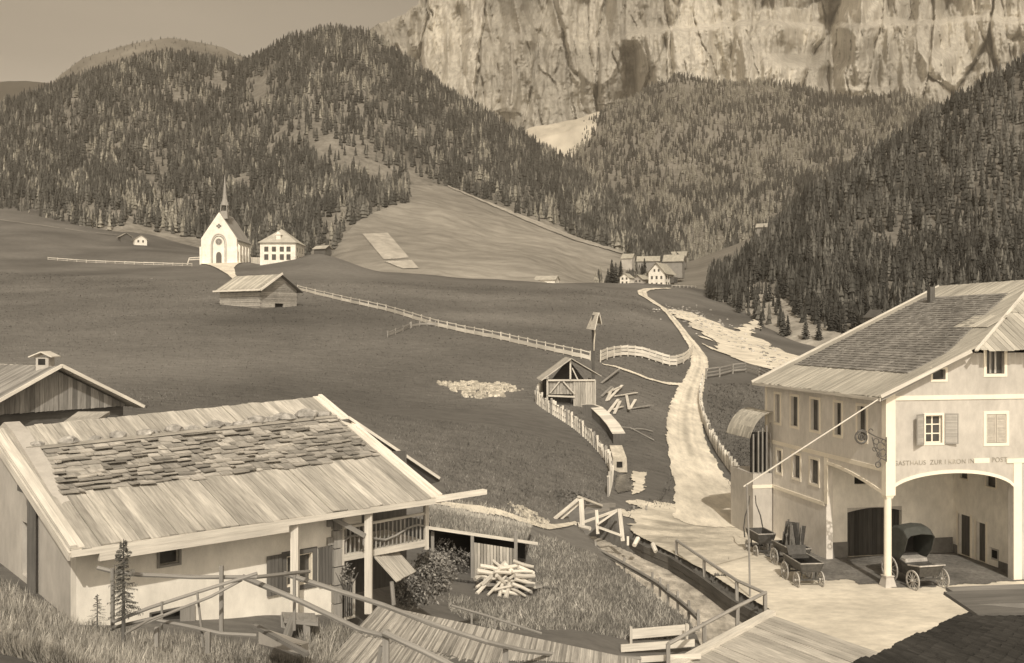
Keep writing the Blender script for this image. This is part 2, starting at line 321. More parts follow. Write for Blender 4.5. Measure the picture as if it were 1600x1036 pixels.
side_road = [(1072, 602, 24), (1040, 600, 22), (1010, 592, 20), (985, 582, 16), (962, 574, 14), (945, 571, 12)]
drape('side_road', road_mask(side_road, 0), (930, 1090), (75, 170), 300, 300, m_road, off=.06)
churchpath = [(346, 412, 60), (352, 420, 26), (362, 430, 12), (372, 440, 10)]
drape('church_path', road_mask(churchpath, 0, .05, .3), (280, 420), (200, 340), 260, 160, m_road, off=.1)
YP = [hit(*p) for p in [(990, 845), (1054, 872), (1104, 901), (1155, 938), (1207, 966)]]
yard_poly = [(p.x, p.y) for p in YP]+[(9.6, 34), (9.6, 24), (60, 24), (60, 62), (16, 62), (11.5, 61), (7.2, 60)]
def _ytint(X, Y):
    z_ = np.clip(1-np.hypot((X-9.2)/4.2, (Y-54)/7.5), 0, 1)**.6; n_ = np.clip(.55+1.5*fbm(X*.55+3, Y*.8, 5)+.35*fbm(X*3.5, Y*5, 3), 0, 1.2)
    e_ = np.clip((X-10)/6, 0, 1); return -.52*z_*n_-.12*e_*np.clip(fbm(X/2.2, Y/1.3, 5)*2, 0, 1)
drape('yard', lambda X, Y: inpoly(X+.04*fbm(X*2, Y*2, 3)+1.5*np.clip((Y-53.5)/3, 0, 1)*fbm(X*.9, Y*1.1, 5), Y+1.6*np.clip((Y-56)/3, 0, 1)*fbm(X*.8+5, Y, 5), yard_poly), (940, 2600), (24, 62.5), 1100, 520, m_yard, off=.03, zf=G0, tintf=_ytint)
embank = [(655, 786, 8), (700, 790, 12), (760, 800, 18), (810, 812, 22), (850, 825, 16), (900, 818, 10)]
drape('path', road_mask(embank, 0, .25, 2), (600, 930), (40, 66), 400, 240, m_sand, off=.05)
rivl = [(1044, 484, 10), (1060, 487, 50), (1085, 496, 80), (1110, 510, 95), (1135, 524, 110), (1160, 540, 120), (1195, 555, 150), (1230, 572, 150), (1270, 590, 120)]
_rm = road_mask(rivl, 0, .7, .16)
_fan = [hit(*p) for p in [(1120, 530), (1150, 518), (1178, 500), (1192, 502), (1172, 530), (1160, 545)]]
_fanp = [(p.x, p.y) for p in _fan]
drape('river', lambda X, Y: _rm(X, Y) | inpoly(X+2.2*fbm(X/4, Y/5, 4), Y+3*fbm(X/5+4, Y/4, 3), _fanp), (1030, 1420), (105, 290), 600, 420, m_gravel, off=.08)
drape('stream', lambda X, Y: polydist(X, Y, STREAM)[0] < 2.3, (700, 1300), (19, 68), 360, 260, m_water, off=0, offk=0, zf=lambda X, Y: WATER_Z+.05*fbm(X*2.4+.9*Y, Y*.8, 5))
# two pale stubble strips and a bare strip on the far field are laid on the hill below

drape('lane', road_mask([(-20, 342, 4), (0, 345, 4), (60, 353, 4), (130, 363, 4), (205, 371, 4)], 0), (-40, 230), (330, 520), 300, 300, m_stubble, off=.3)
# ---------------------------------------------------------------- hills, cliffs and woods
def resample(row, ns):
    px = np.array([p[0] for p in row], float); s_ = np.linspace(0, 1, ns); xs = px[0]+(px[-1]-px[0])*s_
    out = [np.interp(xs, px, np.array([p[k] for p in row], float)) for k in (1, 2)]
    return xs, out[0], out[1]
def loft(name, rows, ns, nt_, mat, amp=0, wl=60, kind='structure', jag=None):
    R = []
    for r in rows:
        xs, py, D = resample(r, ns); R.append(np.stack([(xs-CX)/F*D, D, CH-(py-CY)/F*D], -1))
    R = np.array(R); k = len(R); T = np.linspace(0, k-1, nt_); i = np.clip(T.astype(int), 0, k-2); t = (T-i)[:, None, None]
    W = R[i]*(1-t)+R[i+1]*t
    if amp:
        nz = fbm(W[..., 0]/wl, W[..., 1]/wl, 5); W[..., 2] += amp*nz; W[..., 1] += amp*.6*fbm(W[..., 0]/wl+31, W[..., 2]/wl, 4)
    o = np_mesh(name, W.reshape(-1, 3), grid_faces(ns, nt_), mat); tag(o, kind=kind); return o, W
back = lambda row, dz, dd: [(p[0], p[1]+dz, p[2]+dd) for p in row]
# far pale hills, left
lf = [(-700, 150, 3000), (-300, 120, 3000), (0, 124, 3000), (40, 124, 3000), (90, 128, 3000), (200, 175, 3000), (400, 200, 3000)]
loft('far_hill', [back(lf, 160, -700), lf, back(lf, 60, 900)], 120, 30, M('far_hill_grass', .11, .2, .15, (.01, .01, .01), .002, bump=.2), 30, 260)
lf2 = [(-200, 260, 2100), (60, 150, 2100), (95, 112, 2100), (130, 88, 2100), (200, 66, 2100), (262, 54, 2100), (300, 60, 2100), (350, 72, 2100), (385, 88, 2100), (520, 140, 2100), (700, 220, 2100)]
_, W = loft('wooded_far_hill', [back(lf2, 130, -500), lf2, back(lf2, 60, 600)], 160, 40, M('far_wood_ground', .26, .25, .2, (.02, .02, .006), .004, bump=.2), 8, 160); Wfar = W
# left hill
crest = [(-700, 150, 950), (-400, 190, 900), (-100, 185, 860), (0, 172, 850), (60, 150, 860), (110, 127, 870), (200, 103, 900), (260, 94, 930), (300, 95, 960), (380, 106, 1000), (405, 94, 980), (450, 68, 960), (520, 50, 960), (572, 56, 980), (640, 106, 980), (700, 148, 980), (790, 203, 960), (870, 252, 930), (930, 292, 880), (1000, 356, 800), (1048, 400, 700), (1062, 412, 640)]
base = [(-700, 330, 470), (-400, 335, 470), (0, 352, 470), (100, 360, 460), (200, 372, 450), (310, 402, 440), (400, 412, 440), (480, 405, 450), (540, 415, 430), (600, 440, 400), (700, 446, 400), (860, 448, 420), (960, 449, 440), (1062, 447, 520)]
mid = [(-700, 240, 620), (-300, 265, 620), (0, 270, 620), (100, 262, 640), (200, 255, 640), (310, 262, 640), (400, 270, 640), (480, 235, 640), (560, 262, 620), (640, 290, 620), (760, 318, 620), (860, 350, 610), (960, 390, 590), (1062, 425, 580)]
_, Wleft = loft('left_hill', [back(base, 60, -60), base, mid, crest, back(crest, 40, 160), back(crest, 240, 420)], 420, 330, M('wood_floor', .2, .35, .35, (.25, .25, .04), .02, bump=.3, detail=8, dist=1), 7, 55)
# middle hill
c2 = [(700, 330, 1300), (800, 290, 1400), (880, 238, 1500), (940, 178, 1560), (1000, 148, 1600), (1060, 128, 1620), (1120, 132, 1640), (1230, 134, 1640), (1290, 152, 1620), (1330, 157, 1600), (1400, 152, 1560), (1460, 172, 1520), (1560, 190, 1500), (1800, 150, 1500), (2300, 60, 1600)]
b2 = [(700, 470, 760), (900, 460, 740), (1000, 440, 700), (1060, 410, 690), (1090, 414, 680), (1215, 362, 700), (1400, 340, 760), (1700, 330, 860), (2300, 330, 1000)]
_, Wmid = loft('middle_hill', [back(b2, 60, -60), b2, [(700, 400, 1000), (950, 330, 1040), (1100, 290, 1060), (1300, 260, 1080), (1600, 250, 1120), (2300, 220, 1250)], c2, back(c2, 50, 260)], 300, 260, m_floorpale, 12, 90)
# meadow slope right of the village
_, Wrm = loft('hill_meadow', [[(1040, 462, 400), (1100, 462, 360), (1200, 500, 320), (1300, 520, 330)], [(1040, 449, 440), (1100, 446, 430), (1160, 452, 400), (1300, 430, 420)], [(1040, 420, 600), (1090, 404, 660), (1215, 352, 690), (1300, 325, 720)], [(1040, 440, 760), (1090, 424, 780), (1215, 380, 820), (1300, 345, 840)]], 90, 90, M('slope_grass', .21, .2, .18, (.05, .16, .16), .02, bump=.3, detail=9, dist=1), 2, 60)
# right hill
c3 = [(1105, 448, 420), (1150, 425, 430), (1180, 398, 440), (1240, 340, 470), (1300, 296, 500), (1350, 262, 520), (1450, 196, 560), (1540, 142, 590), (1600, 105, 610), (1800, -20, 680), (2400, -380, 900), (3200, -700, 1100)]
b3 = [(1105, 470, 330), (1150, 492, 280), (1180, 518, 250), (1240, 545, 215), (1300, 548, 205), (1400, 545, 200), (1600, 540, 200), (1800, 540, 200), (2400, 540, 200), (3200, 540, 210)]
m3 = [(1105, 455, 380), (1180, 460, 330), (1240, 450, 320), (1350, 415, 330), (1600, 330, 360), (1800, 270, 390), (2400, 80, 480), (3200, -60, 560)]
_, Wright = loft('right_hill', [back(b3, 40, -25), b3, m3, c3, back(c3, 30, 90), back(c3, 200, 200)], 300, 260, M('slope_floor', .17, .35, .3, (.25, .25, .04), .02, bump=.3, detail=8, dist=1), 3, 35)
# cliffs
NC, NR = 1150, 420
cxs = np.linspace(520, 2050, NC); hs = np.linspace(0, 1, NR); PX, H_ = np.meshgrid(cxs, hs)
top = np.interp(cxs, [500, 560, 578, 592, 604, 620, 634, 641, 652, 662, 680, 720, 800, 1000, 1400, 1600, 2000, 2500], [130, 70, 46, 36, 34, 26, 22, 12, 8, -14, -40, -80, -150, -230, -260, -250, -200, -150])
PY = 330+(top[None, :]-330)*H_
wx = PX+11*fbm(PX/80, PY/130, 3); wy = PY+12*fbm(PX/80+9, PY/80, 3)
rid = lambda x, y, o=3: 1-np.abs(fbm(x, y, o))*2
butt = rid(wx/95, wy/420, 2); butt2 = rid(wx/34+5, wy/170+2, 3); fine = fbm(wx/9, wy/46, 4); fine2 = rid(wx/13+3, wy/40, 3)
yl = wy+.05*(PX-1000)
def ledge(y0, w, k): return smooth((yl-y0)/w+.5)*k       # below the ledge the face stands further out
led = ledge(52+14*fbm(PX/120, PX*0+3, 2), 12, 60)+ledge(-30, 30, 90)+ledge(150+20*fbm(PX/90, PX*0+8, 2), 10, 18)
led = led*np.interp(PX, [900, 1010, 2500], [.25, 1, 1])
gul = np.zeros_like(PX)
for gx, gw, gy0, gy1, gd in [(1306, 16, -40, 170, 150), (1255, 42, -60, 82, 170), (770, 12, 40, 200, 35), (905, 20, -20, 90, 45), (1140, 6, 60, 130, 40), (1230, 8, 60, 140, 40), (985, 14, 60, 190, 60), (1475, 12, -20, 70, 80), (720, 12, 0, 110, 40), (650, 8, 10, 110, 40), (830, 9, 60, 160, 40)]:
    ax = gx+8*fbm(PY/40, PX*0+gx, 3); gul += gd*np.exp(-((PX-ax)/gw)**2)*smooth((PY-gy0)/25)*smooth((gy1-PY)/25+1)
def worley(x, y, sd=3):
    xi = np.floor(x).astype(int); yi = np.floor(y).astype(int); f1 = np.full(x.shape, 9.); f2 = np.full(x.shape, 9.); cid = np.zeros(x.shape)
    for ox_ in (-1, 0, 1):
        for oy_ in (-1, 0, 1):
            a_, b_ = xi+ox_, yi+oy_; jx = _perm[(a_*7+sd) & 255, b_ & 255]; jy = _perm[(b_*5+sd) & 255, (a_+91) & 255]; d_ = np.hypot(a_+jx-x, b_+jy-y)
            k_ = d_ < f1; f2 = np.where(k_, f1, np.minimum(f2, d_)); cid = np.where(k_, _perm[(a_+13) & 255, (b_+57) & 255], cid); f1 = np.where(k_, d_, f1)
    return f1, f2-f1, cid
wx2 = wx+5*fbm(PX/16, PY/30, 4); wy2 = wy+16*fbm(PX/30+3, PY/40, 3)
_, e1, c1 = worley((wx2+.12*wy2)/74, wy2/330, 3); _, e2, c2 = worley((wx2-.1*wy2)/27, wy2/170, 9); _, e3, c3 = worley(wx2/9, wy2/80, 21)
crk = 42*(1-smooth(e1/.09))*(.35+.9*np.clip(fbm(PX/60, PY/50, 2)+.4, 0, 1))+24*(1-smooth(e2/.11))*np.clip(1.6*fbm(PX/40+7, PY/36, 2), 0, 1)+9*(1-smooth(e3/.16))*np.clip(1.5*fbm(PX/30+2, PY/30, 2), 0, 1)
DD = 1750+H_*330+crk-30*(c1-.5)-15*(c2-.5)-5*(c3-.5)-125*(butt-.5)-50*(butt2-.5)-6*fine-4*(fine2-.5)-led+gul-120*np.exp(-((PX-1130)/150)**2)*0
DD += np.interp(PX, [500, 640, 2500], [60, 0, 0])
DD += 9*fbm(PX/5, PY/16, 4)+5*np.abs(fbm(PX/3.2, PY/5, 2))+2.5*np.floor(4*fbm(PX/20, PY/14, 3))*.5
W = np.stack([(PX-CX)/F*DD, DD, CH-(PY-CY)/F*DD], -1)
# water-streaked limestone
m_rock = M('limestone', .54, .26, .18, (.09, .09, .013), .006, lo=.34, hi=.62, rg=.72, bump=.3, tone=(1, .955, .86), detail=10, dist=5)
_gf = grid_faces(NC, NR); cl = np_mesh('rock_face', W.reshape(-1, 3), _gf, m_rock, smooth=False, tint=(.3*(c1-.5)+.16*(c2-.5)+.08*(c3-.5)-.25*np.clip(fbm(PX/150+2, PY/45, 3)*2, 0, 1)).ravel()[_gf[:, 0]]); tag(cl, kind='structure')
# scree fan below the gully
_, Wscree = loft('scree', [[(780, 275, 1380), (870, 270, 1360), (925, 250, 1400), (975, 225, 1440)], [(790, 236, 1450), (850, 217, 1470), (900, 200, 1490), (965, 190, 1520)], [(812, 206, 1560), (860, 197, 1560), (905, 184, 1580), (935, 174, 1590), (960, 178, 1600)]], 60, 40, M('scree_gravel', .66, .2, .2, (.03, .012, .012), .01, bump=.4, tone=WARM, dist=3), 7, 40)
# ---- conifers
def conifer(seed, tiers=5, sides=6, h=1.0, r=.2, drop=.05, curve=1.0, trunk=True):
    """low conifer: stacked ragged skirts; returns triangles as array (n,3,3)"""
    rn = random.Random(seed); T = []
    for i in range(tiers):
        z0 = .06+(.94)*(i/tiers)**curve; zt = min(1.0, z0+1.55*.94/tiers); rr = r*(1-(i/tiers))**.85+.015
        n = sides; off = rn.random()*6.28
        ring = [(rr*rn.uniform(.65, 1.15)*math.cos(off+6.283*k/n), rr*rn.uniform(.65, 1.15)*math.sin(off+6.283*k/n), z0-drop*rn.uniform(0, 1.2)) for k in range(n)]
        c = (rn.uniform(-.01, .01), rn.uniform(-.01, .01), zt)
        for k in range(n):
            T.append((ring[k], ring[(k+1) % n], c))
    if trunk:
        for k in range(3):
            a = 2.1*k; b = 2.1*(k+1); T.append(((.02*math.cos(a), .02*math.sin(a), -.05), (.02*math.cos(b), .02*math.sin(b), -.05), (0, 0, .3)))
    A = np.array(T, float); A[..., 2] *= h; return A
PROT = [conifer(s_, tiers=4+s_ % 2, sides=5, r=.15+.02*(s_ % 4)) for s_ in range(10)]
def forest(name, W, dens, hpx, n, label, tmin=0, tmax=None, pale=.18, mid=.4, wmul=1.0, matset=None, seed=1, maxkeep=None):
    rn = np.random.default_rng(seed); nt_, ns = W.shape[:2]; tmax = tmax or nt_-1
    ti = rn.uniform(tmin, tmax-1.01, n); si = rn.uniform(0, ns-1.01, n)
    i = ti.astype(int); j = si.astype(int); a = (ti-i)[:, None]; b = (si-j)[:, None]
    p = (W[i, j]*(1-a)+W[i+1, j]*a)*(1-b)+(W[i, j+1]*(1-a)+W[i+1, j+1]*a)*b
    px = CX+F*p[:, 0]/p[:, 1]; py = CY+F*(CH-p[:, 2])/p[:, 1]
    keep = (rn.random(n) < dens(px, py)) & (px > -420) & (px < 2300) & (py > -260)
    p = p[keep]; px = px[keep]; py = py[keep]
    hh = hpx(px, py)*rn.uniform(.55, 1.25, len(p))*p[:, 1]/F
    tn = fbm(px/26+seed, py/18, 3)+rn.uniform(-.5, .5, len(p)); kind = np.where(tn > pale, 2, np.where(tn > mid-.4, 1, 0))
    Vs = []; Ms = []; Ts = []
    pi = rn.integers(0, len(PROT), len(p)); rot = rn.uniform(0, 6.28, len(p)); wf = rn.uniform(.8, 1.3, len(p))*wmul
    for q in range(len(PROT)):
        k = pi == q
        if not k.any(): continue
        A = PROT[q]; c = np.cos(rot[k])[:, None, None]; s_ = np.sin(rot[k])[:, None, None]; H2 = hh[k][:, None, None]; w_ = wf[k][:, None, None]
        X = (A[None, ..., 0]*c-A[None, ..., 1]*s_)*H2*w_+p[k][:, 0][:, None, None]
        Y = (A[None, ..., 0]*s_+A[None, ..., 1]*c)*H2*w_+p[k][:, 1][:, None, None]
        Zz = A[None, ..., 2]*H2+p[k][:, 2][:, None, None]
        Vs.append(np.stack([X, Y, Zz], -1).reshape(-1, 3)); nf = A.shape[0]
        Ms.append(np.repeat(kind[k], nf)); Ts.append(np.repeat(rn.uniform(-.3, .35, k.sum()), nf)+rn.uniform(-.12, .12, k.sum()*nf))
    V = np.concatenate(Vs); Q = np.arange(len(V)).reshape(-1, 3)
    o = np_mesh(name, V, Q, matset or [m_leafd, m_leafm, m_leafl], smooth=False, tint=np.concatenate(Ts), mi=np.concatenate(Ms))
    tag(o, label, 'forest', kind='stuff'); return p, hh
FIELD = [(512, 420), (528, 380), (560, 345), (610, 322), (640, 318), (640, 290), (700, 292), (762, 318), (830, 345), (900, 372), (960, 392), (985, 400), (1000, 450), (500, 450)]
def blobs(px, py, L_):
    px = np.asarray(px, float); py = np.asarray(py, float); r = np.zeros_like(px)
    for cx_, cy_, rx, ry, an in L_:
        c = math.cos(math.radians(an)); s_ = math.sin(math.radians(an)); dx = px-cx_; dy = py-cy_
        u = (dx*c+dy*s_)/rx; v = (-dx*s_+dy*c)/ry; r = np.maximum(r, np.exp(-(u*u+v*v)**1.5))
    return r
CLEAR = [(408, 145, 26, 34, 20), (340, 135, 26, 16, 30), (280, 150, 22, 24, 0), (108, 190, 6, 45, 5), (115, 160, 5, 22, 0), (245, 262, 30, 24, 40), (235, 285, 50, 14, 35), (470, 215, 30, 20, 40), (520, 240, 50, 26, 35), (590, 270, 60, 26, 30), (670, 300, 60, 18, 25), (760, 322, 60, 9, 20), (850, 352, 60, 8, 22), (520, 350, 20, 22, 0), (290, 320, 30, 12, 0), (380, 285, 25, 18, 0), (150, 335, 70, 12, 8), (80, 342, 60, 12, 0), (510, 380, 24, 30, 0), (230, 365, 80, 9, 10), (30, 320, 40, 10, 0)]
def d_left(px, py):
    d = .97-.93*blobs(px, py, CLEAR); d *= np.clip(1.0+.7*fbm(px/34, py/26, 3)+.4*(py < 150), .3, 1)
    d = np.where(inpoly(px+4*fbm(px/9, py/9, 2), py, FIELD), 0, d)
    d = np.where((py > 400-.0*px) & (px > 300) & (px < 520), .25, d)
    d = np.where((px < 320) & (py > 345+.09*px), .0, d)
    return np.clip(d, 0, 1)
forest('forest_of_left_hill', Wleft, d_left, lambda px, py: np.interp(py, [60, 250, 330, 400], [16, 18, 23, 29]), 42000, 'dark spruce forest covering the hill behind the white chapel', tmin=66, tmax=206, pale=.5, mid=.5, seed=3)
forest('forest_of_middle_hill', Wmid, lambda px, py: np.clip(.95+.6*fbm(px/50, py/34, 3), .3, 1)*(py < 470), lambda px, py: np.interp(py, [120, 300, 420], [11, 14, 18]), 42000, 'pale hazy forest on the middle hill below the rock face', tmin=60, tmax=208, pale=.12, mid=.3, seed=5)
forest('forest_of_far_hill', Wfar, lambda px, py: .6+0*px, lambda px, py: 5+0*px, 2600, 'distant thin woodland on the pale hill at upper left', tmin=4, tmax=24, pale=2, mid=.2, seed=6, matset=[m_leafm, m_leafm, m_leafl])
RCL = [(1225, 500, 75, 34, 30), (1190, 470, 55, 26, 20), (1240, 520, 60, 22, 10), (1160, 500, 30, 20, 0), (1290, 530, 50, 14, 0)]
def d_right(px, py):
    d = np.clip(.95+.4*fbm(px/40, py/30, 3), .3, 1)*(1-.93*blobs(px, py, RCL))
    return d
m_needle_b = M('black_spruce_needles', .045, .4, .12, (1, 1, .6), .3, bump=0, tone=(1, .98, .9))
forest('forest_of_right_hill', Wright, lambda px, py: d_right(px, py), lambda px, py: np.interp(py, [100, 300, 480], [26, 30, 34]), 22000, 'dense black spruce forest on the steep slope above the inn', tmin=62, tmax=206, pale=.36, mid=.25, seed=8, matset=[m_needle_b, m_leafd, m_leafm], wmul=.9)
# clumps of pale and dark meadow on the field: stubble strips
def hill_point(W, px, py):
    PXg = CX+F*W[..., 0]/W[..., 1]; PYg = CY+F*(CH-W[..., 2])/W[..., 1]
    d = (PXg-px)**2+(PYg-py)**2; k = np.unravel_index(np.argmin(d), d.shape); return k
def hill_patch(name, W, poly, mat, rag=2.0, off=.6):
    nt_, ns = W.shape[:2]
    i0, i1 = 40, 215
    T = np.linspace(i0, i1, 900); PXg = CX+F*W[..., 0]/W[..., 1]; lo = min(p[0] for p in poly)-6; hi = max(p[0] for p in poly)+6
    jj = np.nonzero((PXg[100] > lo-60) & (PXg[100] < hi+60))[0]; S_ = np.linspace(jj[0], jj[-1], 700)
    SS, TT = np.meshgrid(S_, T); i = TT.astype(int); j = np.minimum(SS.astype(int), ns-2); a = (TT-i)[..., None]; b = (SS-j)[..., None]
    p = (W[i, j]*(1-a)+W[i+1, j]*a)*(1-b)+(W[i, j+1]*(1-a)+W[i+1, j+1]*a)*b
    px = CX+F*p[..., 0]/p[..., 1]; py = CY+F*(CH-p[..., 2])/p[..., 1]
    m = inpoly(px+rag*fbm(px/7, py/7, 3), py+rag*fbm(px/9+4, py/9, 3), poly); f = grid_faces(700, 900); f = f[m.ravel()[f].all(1)]
    used = np.unique(f); idx = np.full(m.size, -1); idx[used] = np.arange(len(used)); p = p+np.array([0, -.3, off])
    o = np_mesh(name, p.reshape(-1, 3)[used], idx[f], mat); tag(o, kind='structure'); return o
hill_patch('hill_field', Wleft, FIELD, m_field, 2.5, .5)
hill_patch('stubble_strip', Wleft, [(566, 368), (606, 366), (640, 406), (600, 409)], m_stubble, .6, .9)
hill_patch('stubble_strip', Wleft, [(598, 411), (643, 409), (656, 423), (630, 423)], m_stubble, .6, .9)
m_fieldpath = M('worn_grass', .37, .2, .1, (.25, .25, .25), .05, bump=.2)
hill_patch('hill_path', Wleft, [(700, 292), (762, 317), (830, 344), (905, 374), (975, 396), (975, 400), (900, 379), (825, 349), (760, 320), (698, 294)], m_fieldpath, .8, 1.1)
hill_patch('clearing', Wright, [(1136, 446), (1165, 440), (1200, 458), (1250, 486), (1300, 515), (1330, 545), (1250, 556), (1200, 545), (1172, 516), (1148, 486)], M('brushy_clearing', .32, .4, .25, (.3, .3, .3), .06, bump=.4, rg=.7, dist=.3), 9, .25)
# haze
hz = MB(); hz.box(-3900, -60, -3, 4200, 3500, 2600)
hazem = bpy.data.materials.new('haze_air'); hazem.use_nodes = True; hn = hazem.node_tree.nodes; hn.remove(hn['Principled BSDF'])
pv = hn.new('ShaderNodeVolumePrincipled'); pv.inputs['Density'].default_value = .00018; pv.inputs['Color'].default_value = (1, .89, .74, 1); pv.inputs['Anisotropy'].default_value = .2
hazem.node_tree.links.new(pv.outputs[0], hn['Material Output'].inputs['Volume'])
haze = hz.build('haze', hazem); tag(haze, 'thin sepia haze filling the valley air', 'haze', kind='stuff')
# ---------------------------------------------------------------- the inn (local axes: s along the front, t to the back)
RZ = math.radians(11); IO = Vector((16.77, 43.0, 0)); ca, sa = math.cos(RZ), math.sin(RZ)
inn = thing('inn', 'large grey plastered inn with white trim, arched corner porch and board roof', 'inn', IO, RZ)
def s_of(px, t=0):
    k = (px-CX)/F; ox = IO.x-sa*t; oy = IO.y+ca*t; return (k*oy-ox)/(ca-k*sa)
def t_of(px, s=0):
    k = (px-CX)/F; ox = IO.x+ca*s; oy = IO.y+sa*s; return (ox-k*oy)/(k*ca+sa)
def zf(py, s, t=0): return CH-(py-CY)/F*(IO.y+sa*s+ca*t)
def wall(mb, mp, u0, u1, zlo, zhi, holes=(), th=.35, sub=None):
    us = {u0, u1}
    for h in holes: us |= {max(u0, min(u1, h[0])), max(u0, min(u1, h[1]))}
    if sub:
        for i in range(1, sub): us.add(u0+(u1-u0)*i/sub)
    us = sorted(us); lo = zlo if callable(zlo) else (lambda u: zlo); hi = zhi if callable(zhi) else (lambda u: zhi)
    for a, b in zip(us[:-1], us[1:]):
        if b-a < 1e-4: continue
        m = (a+b)/2; hs = sorted([(h[2], h[3]) for h in holes if h[0] <= m <= h[1]]); cur = None; segs = []
        start = lo
        for z0, z1 in hs:
            segs.append((start, (lambda u, z=z0: z))); start = (lambda u, z=z1: z)
        segs.append((start, hi))
        for f0, f1 in segs:
            A0, B0, A1, B1 = f0(a), f0(b), f1(a), f1(b)
            if A1 <= A0+1e-3 and B1 <= B0+1e-3: continue
            A1 = max(A1, A0); B1 = max(B1, B0)
            mb.hexa([mp(a, A0, 0), mp(b, B0, 0), mp(b, B0, th), mp(a, A0, th)], [mp(a, A1, 0), mp(b, B1, 0), mp(b, B1, th), mp(a, A1, th)])
front = lambda u, z, d: (u, d, z)
side = lambda u, z, d: (d, u, z)
def rect(mb, mp, u0, u1, z0, z1, d0, d1, tint=0.0):
    mb.hexa([mp(u0, z0, d0), mp(u1, z0, d0), mp(u1, z0, d1), mp(u0, z0, d1)], [mp(u0, z1, d0), mp(u1, z1, d0), mp(u1, z1, d1), mp(u0, z1, d1)], tint)
def frame(mb, mp, u0, u1, z0, z1, w, d0, d1, sill=0):
    rect(mb, mp, u0-w, u0, z0-w, z1+w, d0, d1); rect(mb, mp, u1, u1+w, z0-w, z1+w, d0, d1)
    rect(mb, mp, u0, u1, z1, z1+w, d0, d1); rect(mb, mp, u0, u1, z0-w, z0, d0, d1)
    if sill: rect(mb, mp, u0-w-.05, u1+w+.05, z0-w-.08, z0-w, d0-.06, d1)
def window(parent, mp, u0, u1, z0, z1, w=.12, inset=.16, pane=None, curtain=None, grid=None, name='window', label=None):
    a = MB(); frame(a, mp, u0, u1, z0, z1, w, -.03, .01)
    o = a.build(name, m_trim, parent, local=True)
    if label: o['label'] = label
    b = MB(); rect(b, mp, u0, u1, z0, z1, inset, inset+.03); pn = b.build('pane', pane or m_glass, o, local=True)
    if curtain:
        c = MB()
        for c0, c1 in curtain: rect(c, mp, u0+(u1-u0)*c0, u0+(u1-u0)*c1, z0+.02, z1-.02, inset-.04, inset-.02)
        c.build('curtain', m_curtain, o, local=True)
    if grid:
        c = MB(); nu_, nz_ = grid
        for i in range(1, nu_): um = u0+(u1-u0)*i/nu_; rect(c, mp, um-.03, um+.03, z0, z1, inset-.03, inset-.002)
        for i in range(1, nz_): zm = z0+(z1-z0)*i/nz_; rect(c, mp, u0, u1, zm-.025, zm+.025, inset-.032, inset-.004)
        frame(c, mp, u0+.05, u1-.05, z0+.05, z1-.05, .05, inset-.035, inset-.001)
        c.build('glazing_bars', m_trim, o, local=True)
    return o
EZ = 8.8; SL = .471; RS = 11.4; RZT = EZ+SL*RS; TB = 12.0; HS = 3.9; HZ = EZ+SL*HS; HT = 4.5
# openings
sw = []
for x0, x1, y0, y1 in [(1211, 1219, 612, 660), (1236, 1247, 618, 667), (1267, 1280, 624, 671), (1304, 1315, 631, 681), (1340, 1354, 640, 687)]:
    b_, a_ = t_of(x0), t_of(x1); tm = (a_+b_)/2; sw.append((a_, b_, zf(y1, 0, tm), zf(y0, 0, tm)))
zu0 = sum(w[2] for w in sw)/5; zu1 = sum(w[3] for w in sw)/5; sw = [(a, b, zu0, zu1) for a, b, _, _ in sw]
lw = []
for x0, x1, y0, y1 in [(1214, 1221, 704, 739), (1239, 1250, 711, 747), (1266, 1279, 718, 755)]:
    b_, a_ = t_of(x0), t_of(x1); tm = (a_+b_)/2; lw.append((a_, b_, zf(y1, 0, tm), zf(y0, 0, tm)))
zl0 = sum(w[2] for w in lw)/3; zl1 = sum(w[3] for w in lw)/3; lw = [(a, b, zl0, zl1) for a, b, _, _ in lw]
def fr(x0, x1, y0, y1): s0, s1 = s_of(x0), s_of(x1); sm = (s0+s1)/2; return (s0, s1, zf(y1, sm), zf(y0, sm))
fsh = fr(1446, 1472, 649, 692); fcl = fr(1541, 1572, 647, 692); fsm = fr(1457, 1477, 577, 593); fbg = fr(1541, 1569, 546, 584)
TP = 5.25; SP = 7.3; SPIL = s_of(1583)
zc = 4.2; arch_f = lambda s: 4.15+.95*(1-((s-SPIL/2-.1)/(SPIL/2))**2)**.5 if abs(s-SPIL/2-.1) < SPIL/2 else 4.15
arch_s = lambda t: 4.15+.72*math.sin(min(max(t, 0)/TP, 1)*math.pi*.5)
w = MB()
wall(w, side, 0, TP, arch_s, EZ, [h for h in sw if h[1] < TP], sub=24)
hs2 = [h for h in sw+lw if h[0] >= TP-.3]
hs2 = [(max(h[0], TP), h[1], h[2], h[3]) for h in hs2]
w_ = MB(); wall(w_, side, TP, TB, -.3, EZ, hs2)
for f_, u_, t__, m__ in zip(w_.f, [0]*len(w_.f), w_.t, w_.mi): pass
ws = MB(); ws.v = w.v+w_.v; off_ = len(w.v); ws.f = w.f+[tuple(i+off_ for i in f) for f in w_.f]; ws.uv = w.uv+w_.uv; ws.t = w.t+w_.t; ws.mi = w.mi+w_.mi
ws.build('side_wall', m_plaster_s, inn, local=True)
ztop = lambda s: min(EZ+SL*s-.05, HZ-.1) if s < RS else min(EZ+SL*(2*RS-s)-.05, HZ-.1)
w = MB(); wall(w, front, .35, SPIL, arch_f, ztop, [fsh, fsm, fcl, fbg], sub=30)
wall(w, front, SPIL, 2*RS, -.3, ztop, [(10.5, 11.6, 5.7, 7.6), (14, 15.1, 5.7, 7.6)], sub=14)
w.build('front_wall', m_plaster_g, inn, local=True)
